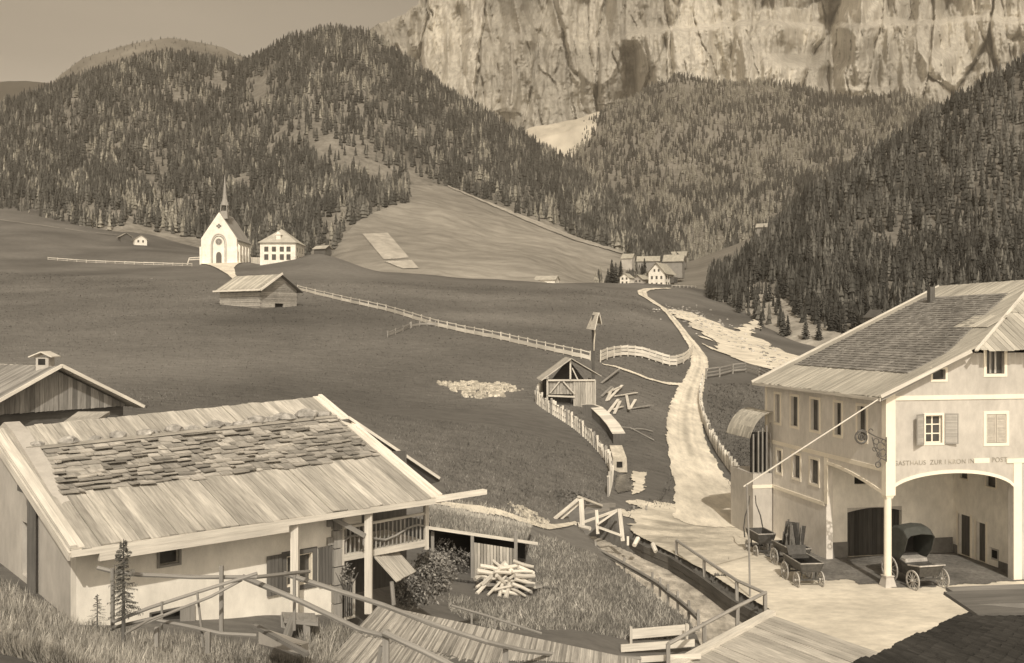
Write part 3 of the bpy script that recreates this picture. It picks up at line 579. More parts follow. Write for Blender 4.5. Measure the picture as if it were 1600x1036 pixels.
w = MB(); w.box(.36, TB-.3, 0, 2*RS, TB, EZ); w.box(2*RS-.3, .36, 0, 2*RS, TB-.31, EZ)
w.hexa([(.36, TB-.3, EZ), (2*RS, TB-.3, EZ), (2*RS, TB, EZ), (.36, TB, EZ)], [(RS-.1, TB-.3, RZT-.2), (RS+.1, TB-.3, RZT-.2), (RS+.1, TB, RZT-.2), (RS-.1, TB, RZT-.2)])
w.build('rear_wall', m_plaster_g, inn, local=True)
# porch: back wall, right wall, ceiling, floor
gate = (s_of(1324, 5.5), s_of(1324, 5.5)+3.05, -.3, 2.55); vent = (s_of(1335, 5.5), s_of(1376, 5.5), zf(757, 1.5, 5.5), zf(742, 1.5, 5.5))
bw_ = MB(); mpb = lambda u, z, d: (u, 5.5+d, z)
wall(bw_, mpb, .36, SP, -.3, 5.15, [gate, vent]); bw_.build('porch_back_wall', m_plaster_w, inn, local=True)
mpr = lambda u, z, d: (SP+d, u, z)
def rt(x0, x1, z0, z1): return (t_of(x1, SP), t_of(x0, SP), z0, z1)
d1 = rt(1497, 1516, -.3, 2.15); d2 = rt(1525, 1540, -.3, 2.0); u1 = rt(1500, 1512, 4.0, 4.9); u2 = rt(1541, 1556, 3.9, 4.85); hatch = rt(1546, 1561, .35, .95)
rw = MB(); wall(rw, mpr, .36, 5.5, -.3, 5.15, [d1, d2, u1, u2, hatch]); rw.build('porch_side_wall', m_plaster_w, inn, local=True)
c_ = MB(); c_.box(.36, .36, 5.16, SP, 5.5, 5.3); c_.build('porch_ceiling', m_plaster_g, inn, local=True)
for q in [(.40, 5.42, -.1, gate[0]-.02, 5.5, .85), (gate[1]+.02, 5.42, -.1, SP-.08, 5.5, .85), (SP-.06, d1[1]+.02, -.1, SP, 5.42, .5), (SP-.06, .36, -.1, SP, hatch[0]-.02, .42)]:
    pl_ = MB(); pl_.box(*q); pl_.build('plinth', m_plinth, inn, local=True)
b = MB(); n_ = 12
for i in range(n_):
    a0 = gate[0]+(gate[1]-gate[0])*i/n_; a1 = gate[0]+(gate[1]-gate[0])*(i+1)/n_-.012; zt = 2.35+.2*math.sin(math.pi*(i+.5)/n_)
    b.box(a0, 5.72, -.1, a1, 5.78, zt, tint=random.uniform(-.3, .3))
gt = b.build('cart_gate', M('gate_boards', .06, .3, .1, (14, .8, 1), .6, coord='UV', tone=GREY), inn, local=True)
b = MB()
for i in range(n_):
    x0 = gate[0]+(gate[1]-gate[0])*i/n_; x1 = gate[0]+(gate[1]-gate[0])*(i+1)/n_; z0 = 2.33+.2*math.sin(math.pi*i/n_); z1 = 2.33+.2*math.sin(math.pi*(i+1)/n_)
    b.hexa([(x0, 5.5, z0), (x1, 5.5, z1), (x1, 5.7, z1), (x0, 5.7, z0)], [(x0, 5.5, 2.56), (x1, 5.5, 2.56), (x1, 5.7, 2.56), (x0, 5.7, 2.56)])
b.build('gate_arch', m_plaster_g, gt, local=True)
for dd, nm in ((d1, 'door'), (d2, 'door')):
    b = MB(); rect(b, mpr, dd[0], dd[1], -.1, dd[3], .2, .25); dr = b.build(nm, m_timber_d, inn, local=True)
    b = MB(); rect(b, mpr, dd[0]-.12, dd[0], 0, dd[3]+.12, -.03, .05); rect(b, mpr, dd[1], dd[1]+.12, 0, dd[3]+.12, -.03, .05); b.build('door_frame', m_trim, dr, local=True)
for uu in (u1, u2): window(inn, mpr, *uu, w=.06, inset=.12)
b = MB(); rect(b, mpr, *hatch[:2], hatch[2], hatch[3], .1, .14); hb = b.build('hatch', m_plaster_g, inn, local=True)
b = MB(); rect(b, mpr, hatch[0]+.25, hatch[0]+.6, hatch[2]+.1, hatch[3]-.12, .07, .095); b.build('hatch_hole', m_dark, hb, local=True)
b = MB(); rect(b, mpb, *vent[:2], vent[2], vent[3], .15, .2); b.build('vent_opening', m_dark, inn, local=True)
b = MB(); b.tube([(SP-.02, .9, 1.9), (SP-.22, .9, 1.95)], .035, 8); b.tube([(SP-.24, .9, 2.05), (SP-.24, .9, 1.8)], .09, 8, r2=.05); b.build('wall_lantern', m_iron, inn, local=True)
# corner column, pilasters, white bands, arch trims
b = MB(); b.tube([(.17, .17, .55), (.17, .17, 4.2)], .17, 16, r2=.16); cl_ = b.build('column', m_trim, inn, local=True, smooth=True)
b = MB(); b.hexa([(-.12, -.12, 0), (.46, -.12, 0), (.46, .46, 0), (-.12, .46, 0)], [(0, 0, .5), (.35, 0, .5), (.35, .35, .5), (0, .35, .5)]); b.box(-.04, -.04, .5, .38, .38, .56); b.build('column_base', m_plaster_g, cl_, local=True)
b = MB(); b.hexa([(.02, .02, 4.02), (.33, .02, 4.02), (.33, .33, 4.02), (.02, .33, 4.02)], [(-.03, -.03, 4.16), (.38, -.03, 4.16), (.38, .38, 4.16), (-.03, .38, 4.16)]); b.build('capital', m_trim, cl_, local=True)
b = MB(); T_ = .05
b.box(-T_, -T_, 4.16, .42, .01, 8.72); b.box(-T_, .012, 4.16, .01, .30, 8.72)
b.build('corner_pilaster', m_trim, inn, local=True)
for q in [(-.04, TP-.16, 2.85, .01, TP+.16, 5.18), (-.04, TB-.18, -.2, .01, TB+.03, 8.7), (SPIL, -.05, -.2, SPIL+.42, .01, 5.45)]:
    b = MB(); b.box(*q); b.build('pilaster', m_trim, inn, local=True)
for q in [(-.045, .30, 5.2, .01, TB-.2, 5.4), (-.045, TP+.162, 2.72, .01, TB-.2, 2.9), (.43, -.045, 8.42, 2*RS-.1, .01, 8.62), (SPIL-.35, -.055, 5.46, SPIL+.9, .01, 5.66)]:
    b = MB(); b.box(*q); b.build('white_band', m_trim, inn, local=True)
b = MB()
for i in range(30):
    s0 = .4+(SPIL-.4)*i/30; s1 = .4+(SPIL-.4)*(i+1)/30; b.hexa([(s0, -.05, arch_f(s0)-.02), (s1, -.05, arch_f(s1)-.02), (s1, .01, arch_f(s1)-.02), (s0, .01, arch_f(s0)-.02)], [(s0, -.05, arch_f(s0)+.13), (s1, -.05, arch_f(s1)+.13), (s1, .01, arch_f(s1)+.13), (s0, .01, arch_f(s0)+.13)])
b.build('arch_trim', m_trim, inn, local=True); b = MB()
for i in range(24):
    s0 = .3+(TP-.45)*i/24; s1 = .3+(TP-.45)*(i+1)/24; b.hexa([(-.05, s0, arch_s(s0)-.02), (.01, s0, arch_s(s0)-.02), (.01, s1, arch_s(s1)-.02), (-.05, s1, arch_s(s1)-.02)], [(-.05, s0, arch_s(s0)+.13), (.01, s0, arch_s(s0)+.13), (.01, s1, arch_s(s1)+.13), (-.05, s1, arch_s(s1)+.13)])
b.build('arch_trim', m_trim, inn, local=True)
# darker panel between band and arch on the side, dark strip under the rake
for k, h in enumerate(sw): window(inn, side, *h, w=.13, curtain=[(.0, .45)] if k > 0 else [(0, .8)])
for k, h in enumerate(lw): window(inn, side, *h, w=.13, curtain=[(.0, .35)])
wn = window(inn, front, *fsh, w=.1, grid=(2, 3)); wn['label'] = 'six-pane window with open shutters'
def shutter(u, sgn, fold):
    c = MB(); W_ = .62; z0, z1 = fsh[2]-.05, fsh[3]+.08
    d = Vector((sgn*math.sin(fold), -math.cos(fold), 0)); o_ = Vector((u, -.04, 0))
    def pt(a, z, e=0): n = Vector((d.y, -d.x, 0)); p = o_+d*a+n*e; return (p.x, p.y, z)
    def bar(a0, a1, zz0, zz1, th, tint=0): c.hexa([pt(a0, zz0, -th), pt(a1, zz0, -th), pt(a1, zz0, th), pt(a0, zz0, th)], [pt(a0, zz1, -th), pt(a1, zz1, -th), pt(a1, zz1, th), pt(a0, zz1, th)], tint)
    bar(0, .05, z0, z1, .02, -.2); bar(W_-.05, W_, z0, z1, .02, -.2); bar(.05, W_-.05, z0, z0+.05, .02, -.2); bar(.05, W_-.05, z1-.05, z1, .02, -.2)
    zz = z0+.06
    while zz < z1-.07: bar(.05, W_-.05, zz, zz+.05, .008, random.uniform(-.05, .25)); zz += .062
    c.build('shutter', M('shutter_paint', .38, .1, .1, (5, 5, 5), bump=.05, tone=GREY), wn, local=True)
shutter(fsh[0]-.1, -1, math.radians(62)); shutter(fsh[1]+.1, 1, math.radians(78))
wc = window(inn, front, *fcl, w=.14, inset=.06, pane=m_plaster_g); wc['label'] = 'window closed with slatted shutters'
c = MB(); u0, u1_, z0, z1 = fcl
for a0, a1 in ((u0+.02, (u0+u1_)/2-.01), ((u0+u1_)/2+.01, u1_-.02)):
    frame(c, front, a0+.05, a1-.05, z0+.07, z1-.07, .045, -.01, .04); zz = z0+.08
    while zz < z1-.1: rect(c, front, a0+.05, a1-.05, zz, zz+.05, .005, .03, tint=random.uniform(-.1, .15)); zz += .07
c.build('shutter', M('pale_shutter', .55, .15, .1, (5, 5, 5), bump=.05), wc, local=True)
window(inn, front, *fsm, w=.1); window(inn, front, *fbg, w=.14, curtain=[(.28, .38), (.55, .66)])
window(inn, front, 10.5, 11.6, 5.7, 7.6, w=.14); window(inn, front, 14, 15.1, 5.7, 7.6, w=.14)
# lettering on the front
fc = bpy.data.curves.new('lettering', 'FONT'); fc.body = 'GASTHAUS ZUR I KRON IN'; fc.size = .34; fc.extrude = .008; fc.space_character = 1.12; fc.align_x = 'LEFT'
def letter(body, s, z, size=.30):
    fc = bpy.data.curves.new('lettering', 'FONT'); fc.body = body; fc.size = size; fc.extrude = .008; fc.space_character = 1.1
    o = bpy.data.objects.new('lettering', fc); COL.objects.link(o); o.parent = inn; o.location = (s, -.012, z); o.rotation_euler = (math.radians(90), 0, 0); fc.materials.append(m_letter)
    bpy.context.view_layer.update(); me = bpy.data.meshes.new_from_object(o); o2 = bpy.data.objects.new('lettering', me); COL.objects.link(o2); o2.parent = inn; o2.location = o.location; o2.rotation_euler = o.rotation_euler
    bpy.data.objects.remove(o); return o2
m_letter = M('faded_lettering', .37, .35, .3, (9, 9, 9), 1.5, bump=0, tone=(1, .93, .8))
bpy.data.curves.remove(fc)
letter('GASTHAUS', s_of(1396), 5.50); letter('ZUR I KRON IN', s_of(1453), 5.50); letter('POST', s_of(1549), 5.52, .32)
for q in [(s_of(1521), s_of(1546))]:
    b = MB(); b.box(q[0], -.006, 5.5, q[1], .005, 5.72); b.build('lettering_band', m_trim, inn, local=True)
# roof
def slope_boards(mb, t0, t1, n, smin, smax, off=0.0, th=.035, mirror=False, tv=.2):
    for i in range(n):
        a = t0+(t1-t0)*i/n; b_ = t0+(t1-t0)*(i+1)/n-.012; f = lambda s, t: ((2*RS-s) if mirror else s, t, EZ+SL*s+off+j_)
        j_ = random.uniform(0, .025); e = random.uniform(-.07, .07)
        sa0, sb0 = smin(a)+e, smin(b_)+e; sa1, sb1 = smax(a), smax(b_)
        P4 = [f(sa0, a), f(sb0, b_), f(sb1, b_), f(sa1, a)]
        mb.hexa(P4, [(p[0], p[1], p[2]+th) for p in P4], random.uniform(-tv, tv))
hip = lambda t: min(RS, HS+(t+.8)/(HT+.8)*(RS-HS)) if t < HT else RS
r = MB(); slope_boards(r, -.5, TB+.5, 62, lambda t: -.55, hip); slope_boards(r, -.5, TB+.5, 20, lambda t: -.55, hip, mirror=True)
m_innboard = M('inn_roof_boards', .46, .3, .14, (16, 1.0, 1), .5, coord='UV', bump=.35, tone=(1, .95, .84), dist=.01)
rf = r.build('roof', m_innboard, inn, local=True)
r = MB(); zz = lambda s: EZ+SL*s
for i in range(46):
    s0 = HS+(2*RS-2*HS)*i/46; s1 = HS+(2*RS-2*HS)*(i+1)/46-.02
    tt = lambda s: -.8+(HT+.8)*min(1, (s-HS)/(RS-HS), (2*RS-s-HS)/(RS-HS)); hz_ = lambda t: HZ+(RZT-HZ)*(t+.8)/(HT+.8)
    for (f0, f1, up) in ((0, .52, .0), (.48, 1, .05)):
        def q(s, f): t = -.8+(HT+.8)*f; return (s, t, hz_(t)+up+.02)
        m0, m1 = (tt(s0)+.8)/(HT+.8), (tt(s1)+.8)/(HT+.8)
        a0, a1 = min(f1, m0), min(f1, m1)
        if max(a0, a1) <= f0: continue
        b0 = min(f0, a0); b1 = min(f0, a1); e = random.uniform(-.012, .012); b0 += e; b1 += e
        P4 = [q(s0, b0), q(s1, b1), q(s1, a1), q(s0, a0)]; r.hexa(P4, [(p[0], p[1], p[2]+.03) for p in P4], random.uniform(-.25, .25))
r.build('hip_roof', m_innboard, inn, local=True)
r = MB(); r.beam((-.6, -.53, EZ-.16), (HS, -.53, HZ+.0), .05, .16, 0); r.beam((HS-.05, -.9, HZ+.03), (RS, HT-.05, RZT+.09), .13, .08, .2); r.beam((-.6, TB+.52, EZ-.22), (RS, TB+.52, RZT+.02), .05, .2, 0)
r.beam((-.6, -.5, EZ-.3), (-.6, TB+.5, EZ-.3), .05, .14, 0); r.build('barge_board', m_timber, inn, local=True)
r = MB(); P_ = lambda s, t, o: (s, t, EZ+SL*s+o)
r.hexa([P_(-.5, -.45, -.12), P_(HS, -.45, -.12), P_(HS, TB+.45, -.12), P_(-.5, TB+.45, -.12)], [P_(-.5, -.45, -.03), P_(HS, -.45, -.03), P_(HS, TB+.45, -.03), P_(-.5, TB+.45, -.03)])
r.build('soffit', m_timber_m, inn, local=True)
# dark shingle field on the roof
r = MB(); rows = 34; S0, S1 = 1.55, 9.75; 
for i in range(rows):
    s0 = S0+(S1-S0)*i/rows; s1 = s0+(S1-S0)/rows*1.25; tf = .75+max(0, (s0-3.4))*.62; t = tf; tb = 11.6
    while t < tb:
        wd = random.uniform(.16, .42); te = min(t+wd, tb); e = random.uniform(-.03, .03); h0 = .10+random.uniform(0, .02)
        P4 = [(s0+e, t, EZ+SL*s0+h0), (s0+e, te-.01, EZ+SL*s0+h0), (s1, te-.01, EZ+SL*s1+.065), (s1, t, EZ+SL*s1+.065)]
        r.hexa([(p[0], p[1], p[2]-.05) for p in P4], P4, random.uniform(-.25, .25)); t = te
r.build('shingle_field', m_shingle, inn, local=True)
# patched boards at the right of the field
r = MB()
for i in range(9):
    r.hexa(*[[(p[0], p[1], EZ+SL*p[0]+.08+o) for p in ((6.0+.0*i, 1.2+.28*i, 0), (6.0, 1.46+.28*i, 0), (7.2, 1.46+.28*i, 0), (7.2, 1.2+.28*i, 0))] for o in (0, .03)], random.uniform(-.1, .3))
r.build('board_patch', m_innboard, inn, local=True)
ct = t_of(1455, 9.2); r = MB(); r.box(9.0, 9.9, EZ+SL*9.0, 9.3, 10.2, EZ+SL*9.3+.85); r.build('flue', m_timber_d, inn, local=True)
# iron sign bracket at the corner
sg = thing('inn_sign', 'wrought iron scroll bracket with wreath hanging from the corner pilaster of the inn', 'sign', IO+Vector((-.05, -.02, 6.3)), RZ)
b = MB()
def arc(cx_, cz, r_, a0, a1, y=-.1, n=16, rad=.022): b.tube([(cx_+r_*math.cos(math.radians(a0+(a1-a0)*i/n)), y, cz+r_*math.sin(math.radians(a0+(a1-a0)*i/n))) for i in range(n+1)], rad, 5)
b.tube([(-.02, -.1, .35), (-.5, -.1, .52), (-.9, -.1, .72)], .028, 6); b.tube([(-.02, -.1, -.55), (-.35, -.1, -.4), (-.6, -.1, .05), (-.72, -.1, .5)], .026, 6)
arc(-.3, .1, .18, 0, 330); arc(-.52, .32, .13, -40, 280); arc(-.2, -.2, .16, 40, 360); arc(-.38, -.28, .1, 0, 300); arc(-.15, .3, .1, 0, 300); arc(-.6, -.02, .09, 0, 330); arc(-.78, .78, .1, 0, 270)
b.tube([(-.02, -.1, -.6), (-.02, -.1, .5)], .03, 6); b.build('bracket', m_iron, sg, local=True)
b = MB(); arc(-1.25, .52, .27, 0, 360, rad=.05, n=24); arc(-1.25, .52, .13, 0, 360, rad=.035); b.tube([(-1.0, -.1, .75), (-1.2, -.1, .84), (-1.42, -.1, .78)], .04, 6); b.tube([(-1.25, -.1, .60), (-1.25, -.1, .44)], .05, 6); b.build('wreath', m_iron, sg, local=True)
b = MB(); arc(-.42, -.72, .12, 0, 360, rad=.03); b.tube([(-.4, -.1, -.6), (-.3, -.1, -.45)], .02, 5); b.build('hanging_ring', m_iron, sg, local=True)
# barrel-roofed lean-to beyond
an = thing('lean_to', 'small lean-to with curved board roof against the far corner of the inn', 'lean-to', IO+Matrix.Rotation(RZ, 3, 'Z') @ Vector((0, TB-.9, 0)), RZ)
b = MB()
for i in range(16):
    t0 = .2*i-.1; t1 = t0+.19
    for k in range(8):
        a0 = math.radians(90+70*k/8); a1 = math.radians(90+70*(k+1)/8); f = lambda a, r_: (-0.02+1.5*math.cos(a), 4.8+r_*math.sin(a))
        x0, z0 = f(a0, 2.2); x1, z1 = f(a1, 2.2); b.hexa([(x0, t0, z0-.04), (x0, t1, z0-.04), (x1, t1, z1-.04), (x1, t0, z1-.04)], [(x0, t0, z0), (x0, t1, z0), (x1, t1, z1), (x1, t0, z1)], random.uniform(-.2, .2))
b.build('roof', m_innboard, an, local=True)
b = MB(); b.box(-1.2, 0, -.2, -.06, .12, 3.5); b.box(-1.2, .13, -.2, -1.08, 3, 3.5); b.box(-1.2, 0, 3.5, -.06, 3, 3.54); b.build('parapet', m_plaster_g, an, local=True)
b = MB(); b.box(-1.24, -.03, 2.72, -.06, .0, 2.9); b.build('white_band', m_trim, an, local=True)
for x in (-1.2, -.9, -.65, -.4, -.16):
    b = MB(); b.box(x, 0, 3.54, x+.07, .08, 5.75+.6*(x+1.2)); b.build('post', m_timber_m, an, local=True)
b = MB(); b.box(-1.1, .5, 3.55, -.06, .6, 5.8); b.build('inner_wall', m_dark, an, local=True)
# long pole leaning against the eave, and upright pole in the yard
pb = hit(1172, 934); tp = P(1167, 757, pb.y)
o = MB(); o.tube([pb, (pb+tp)/2+Vector((.02, 0, 0)), tp], .045, 7, r2=.035); t_ = o.build('pole', m_timber_m); tag(t_, 'thin upright wooden pole in the yard behind the railing corner', 'pole')
o = MB(); o.tube([tp+Vector((-.15, 0, -.1)), P(1270, 690, 42.2), P(1377, 621, 42.6)], .036, 7, r2=.03); t_ = o.build('pole', m_timber); tag(t_, 'long slanting pole from the upright pole up to the corner eave of the inn', 'pole')
# ---- carts
def wheel(mb, c, r_, ax, sp=10, rim=.035, wd=.05):
    ax = Vector(ax).normalized(); u = ax.cross(Vector((0, 0, 1))).normalized(); v = Vector((0, 0, 1)); n = 24
    ps = [Vector(c)+u*r_*math.cos(6.2832*k/n)+v*r_*math.sin(6.2832*k/n) for k in range(n)]
    for k in range(n):
        a, b_ = ps[k], ps[(k+1) % n]; ai = a+(Vector(c)-a)*(rim*2/r_); bi = b_+(Vector(c)-b_)*(rim*2/r_); w2 = ax*wd/2
        mb.hexa([a-w2, b_-w2, b_+w2, a+w2], [ai-w2, bi-w2, bi+w2, ai+w2], .1)
    for k in range(sp):
        an_ = 6.2832*k/sp; mb.beam(c, Vector(c)+(u*math.cos(an_)+v*math.sin(an_))*(r_-rim), .025, .03, 0)
    mb.tube([Vector(c)-ax*.1, Vector(c)+ax*.1], .06, 8)
def wagon(name, label, px, py, face, W_=1.1, Ln=2.2, rw=.43, fw=.36, bz=.75, bh=.4, group=None, mat=None):
    p = hit(px, py); t = thing(name, label, 'wagon', p, face, group)
    b = MB(); w2 = W_*.36; fl = .1
    b.hexa([(-w2, -Ln/2, bz), (w2, -Ln/2, bz), (w2, Ln/2, bz), (-w2, Ln/2, bz)], [(-w2, -Ln/2, bz+.05), (w2, -Ln/2, bz+.05), (w2, Ln/2, bz+.05), (-w2, Ln/2, bz+.05)])
    for sx in (-1, 1): b.hexa([(sx*w2, -Ln/2, bz+.05), (sx*(w2+.04), -Ln/2, bz+.05), (sx*(w2+.04), Ln/2, bz+.05), (sx*w2, Ln/2, bz+.05)], [(sx*(w2+fl), -Ln/2-.1, bz+bh), (sx*(w2+fl+.04), -Ln/2-.1, bz+bh), (sx*(w2+fl+.04), Ln/2+.05, bz+bh), (sx*(w2+fl), Ln/2+.05, bz+bh)])
    for sy in (-1, 1): b.hexa([(-w2, sy*Ln/2-.02, bz+.05), (w2, sy*Ln/2-.02, bz+.05), (w2, sy*Ln/2+.02, bz+.05), (-w2, sy*Ln/2+.02, bz+.05)], [(-w2-fl, sy*(Ln/2+.08)-.02, bz+bh), (w2+fl, sy*(Ln/2+.08)-.02, bz+bh), (w2+fl, sy*(Ln/2+.08)+.02, bz+bh), (-w2-fl, sy*(Ln/2+.08)+.02, bz+bh)])
    body = b.build('body', mat or m_cart, t, local=True)
    e = MB(); q = w2+fl+.02
    e.beam((-q, -Ln/2-.1, bz+bh+.02), (q, -Ln/2-.1, bz+bh+.02), .06, .04, 0); e.beam((-q, -Ln/2-.1, bz+bh+.02), (-q, Ln/2+.08, bz+bh+.02), .05, .04, -.2); e.beam((q, -Ln/2-.1, bz+bh+.02), (q, Ln/2+.08, bz+bh+.02), .05, .04, -.2); e.build('rim_board', m_cartrim, body, local=True)
    for y, r_ in ((-Ln*.36, fw), (Ln*.36, rw)):
        a = MB(); a.beam((-W_/2, y, r_), (W_/2, y, r_), .07, .07, 0); a.beam((-w2*.8, y, r_+.03), (-w2*.8, y, bz), .06, .06, 0); a.beam((w2*.8, y, r_+.03), (w2*.8, y, bz), .06, .06, 0); a.build('axle', m_cart, t, local=True)
        for sx in (-1, 1):
            a = MB(); wheel(a, (sx*W_/2, y, r_), r_, (1, 0, 0)); a.build('wheel', m_cartrim, t, local=True)
    return t
w3 = wagon('farm_wagon', 'low dark four-wheeled wagon nearest the railing in the yard', 1254, 912, math.radians(6), W_=1.15, Ln=1.9, group='wagons in the inn yard')
b = MB(); b.hexa([(-.42, .25, 1.1), (.42, .25, 1.1), (.42, .6, 1.1), (-.42, .6, 1.1)], [(-.42, .25, 1.2), (.42, .25, 1.2), (.42, .6, 1.2), (-.42, .6, 1.2)]); b.hexa([(-.42, .6, 1.2), (.42, .6, 1.2), (.42, .66, 1.2), (-.42, .66, 1.2)], [(-.46, .72, 1.6), (.46, .72, 1.6), (.46, .78, 1.6), (-.46, .78, 1.6)]); b.build('seat', m_cart, w3, local=True)
w2_ = wagon('farm_wagon', 'dark wagon loaded with a bristling pile of upright boards beside the inn wall', 1236, 888, math.radians(10), W_=1.1, Ln=1.9, group='wagons in the inn yard')
b = MB(); rr = random.Random(5)
for k in range(26):
    x = rr.uniform(-.45, .42); y = rr.uniform(-.6, .6); h = rr.uniform(.7, 1.35); b.beam((x, y, .9), (x+rr.uniform(-.22, .22), y+rr.uniform(-.15, .15), .95+h), rr.uniform(.05, .22), .04, rr.uniform(-.6, 1.6))
b.build('load', m_cart, w2_, local=True)
w1 = wagon('farm_cart', 'small dark cart with two curved shafts raised in the air', 1188, 866, math.radians(8), W_=.95, Ln=1.5, rw=.32, fw=.3, bz=.7, bh=.5, group='wagons in the inn yard')
w1['category'] = 'cart'
for sx in (-1, 1):
    b = MB(); b.tube([(sx*.5, .85, .7), (sx*.52, .95, 1.2), (sx*.42, 1.0, 1.8), (sx*.2, 1.05, 2.4), (sx*.16, 1.06, 2.85)], .04, 7, r2=.025); b.build('shaft', m_cart, w1, local=True)
cgp = hit(1430, 914); cg = thing('carriage', 'black horse carriage with folded leather hood parked under the arch beside the column', 'carriage', cgp, math.radians(14))
def mk(nm, f, mt, par=cg, sm=False): b = MB(); f(b); return b.build(nm, mt, par, local=True, smooth=sm)
def f_body(b):
    b.hexa([(-.5, -.95, .62), (.5, -.95, .62), (.55, -.3, .5), (-.55, -.3, .5)], [(-.62, -1.15, 1.12), (.62, -1.15, 1.12), (.62, -.3, 1.0), (-.62, -.3, 1.0)])
    b.hexa([(-.55, -.298, .5), (.55, -.298, .5), (.55, 1.0, .6), (-.55, 1.0, .6)], [(-.62, -.298, 1.02), (.62, -.298, 1.02), (.66, 1.05, 1.35), (-.66, 1.05, 1.35)])
cb = mk('body', f_body, m_cart)
def f_rim(b):
    b.beam((-.66, -1.17, 1.15), (.66, -1.17, 1.15), .07, .05, .2); b.beam((-.64, -1.17, 1.15), (-.64, -.35, 1.03), .05, .05, .2); b.beam((.64, -1.17, 1.15), (.64, -.35, 1.03), .05, .05, .2)
mk('rim_board', f_rim, m_cartrim, cb)
mk('seat', lambda b: b.hexa([(-.58, -.1, 1.05), (.58, -.1, 1.05), (.58, .5, 1.1), (-.58, .5, 1.1)], [(-.56, -.08, 1.22), (.56, -.08, 1.22), (.56, .5, 1.24), (-.56, .5, 1.24)]), m_cartrim)
def f_hood(b):
    n = 10; rings = []
    for i in range(n+1):
        a = math.radians(-2+112*i/n); yy = .95-1.2*math.sin(a)*.95+.25; zz = 1.25
        rings.append(a)
    def q(a, x): rr_ = 1.28; return (x*(1-.06*math.cos(a)), 1.15-rr_*math.sin(a)*.92, 1.2+rr_*.0+(.98*math.cos(a*.0)+0)*0+1.22*max(0, math.cos(a-1.15))**.6)
    pts = [(1.12, 1.25), (1.25, 1.7), (1.12, 2.2), (.8, 2.55), (.35, 2.68), (-.1, 2.6), (-.42, 2.32)]
    for (y0, z0), (y1, z1) in zip(pts[:-1], pts[1:]):
        xs = [-.7, -.55, 0, .55, .7]; dz = [-.12, 0, .06, 0, -.12]
        for k in range(4):
            A = (xs[k], y0, z0+dz[k]); B = (xs[k+1], y0, z0+dz[k+1]); C_ = (xs[k+1], y1, z1+dz[k+1]); D_ = (xs[k], y1, z1+dz[k])
            b.hexa([A, B, C_, D_], [(A[0], A[1]-.03, A[2]+.03), (B[0], B[1]-.03, B[2]+.03), (C_[0], C_[1]-.03, C_[2]+.03), (D_[0], D_[1]-.03, D_[2]+.03)])
    for sx in (-1, 1):
        x = sx*.7; ring = [(1.12, 1.2)]+[(y, z-.11) for y, z in pts]+[(-.2, 1.6), (.15, 1.2)]
        A = [(x-.015, y, z) for y, z in ring]; B = [(x+.015, y, z) for y, z in ring]; b.face(A); b.face(B[::-1])
        for k in range(len(ring)): b.face([A[k], B[k], B[(k+1) % len(ring)], A[(k+1) % len(ring)]])
mk('hood', f_hood, m_hood)
mk('hood_lining', lambda b: b.box(-.66, 1.0, 1.3, .66, 1.06, 2.2), m_dark)
for y, r_ in ((-.85, .46), (.8, .6)):
    mk('axle', lambda b: (b.beam((-.75, y, r_), (.75, y, r_), .07, .07, 0), b.beam((-.3, y, r_+.03), (-.3, y, .62), .05, .05, 0), b.beam((.3, y, r_+.03), (.3, y, .62), .05, .05, 0)), m_cart)
    for sx in (-1, 1): mk('wheel', lambda b: wheel(b, (sx*.76, y, r_), r_, (1, 0, 0), sp=12), m_cartrim)
o = MB(); q0 = hit(1307, 868); o.beam(q0, q0+Vector((-.05, 0, 1.25)), .09, .07, 0); o = o.build('guard_post', m_timber_d); tag(o, 'short dark post standing by the cart gate at the back of the porch', 'post')

m_porchshade = M('porch_shade_tone', .17, .4, .3, (5, 5, 5), .6, bump=.6, tone=GREY, rg=.7, dist=.04)
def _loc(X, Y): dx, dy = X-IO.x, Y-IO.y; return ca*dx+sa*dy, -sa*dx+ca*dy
def _shade_mask(X, Y): s_, t_ = _loc(X, Y); n_ = .35*fbm(X*1.5, Y*1.5, 4); return ((s_ > .1+n_-1.2*(t_ > .6)) & (s_ < 7.3) & (t_ > -.35+n_+.2*(s_-4)**2/20) & (t_ < 5.5)) | ((s_ < .3) & (s_ > -2.6+.8*n_) & (t_ > 1.6+n_*2-(s_+2)*.3) & (t_ < 9.5+n_))
drape('porch_shade', _shade_mask, (1170, 1660), (42, 56), 700, 420, m_porchshade, off=.055, zf=G0)  # dark sheet painting the shade under the porch and along the side wall
# ---------------------------------------------------------------- the farmhouse, lower left
fh = thing('farmhouse', 'white farmhouse with a big plank roof weighted by stones and a timber gallery', 'farmhouse', (-6.0, 24.5, 4.4))
E1, E2, R2, R1 = P(110, 862, 21.0), P(688, 779, 27.7), P(500, 622, 32.7), P(-15, 674, 26.0)
up = (R2-E2).normalized(); ed = (E2-E1).normalized(); ed2 = Vector((ed.x, ed.y, 0)).normalized(); inw = Vector((-ed2.y, ed2.x, 0))
nr = (E2-E1).cross(R1-E1).normalized()
r = MB(); r.boards(E1, E2, R2, R1, 46, th=.035, jit=.02, gap=.008, tv=.22, end=.06)
frf = r.build('roof', m_plank, fh)
r = MB()      # rear slope and rake boards
B1 = R1+inw*6.6+Vector((0, 0, -2.4)); B2 = R2+inw*6.6+Vector((0, 0, -2.5))
r.boards(B2, B1, R1, R2, 30, th=.035); r.build('rear_roof', m_plank, fh)
def lerp2(u, v): return (E1.lerp(E2, u)).lerp(R1.lerp(R2, u), v)
r = MB(); a = nr*.06
r.beam(E2+a-ed*.15, R2+a-ed*.12, .34, .04, .15, up=nr); r.beam(E2+a*1.9-ed*.02, R2+a*1.9-ed*.02, .13, .06, .3, up=nr); r.build('rake_board', m_timber, fh)
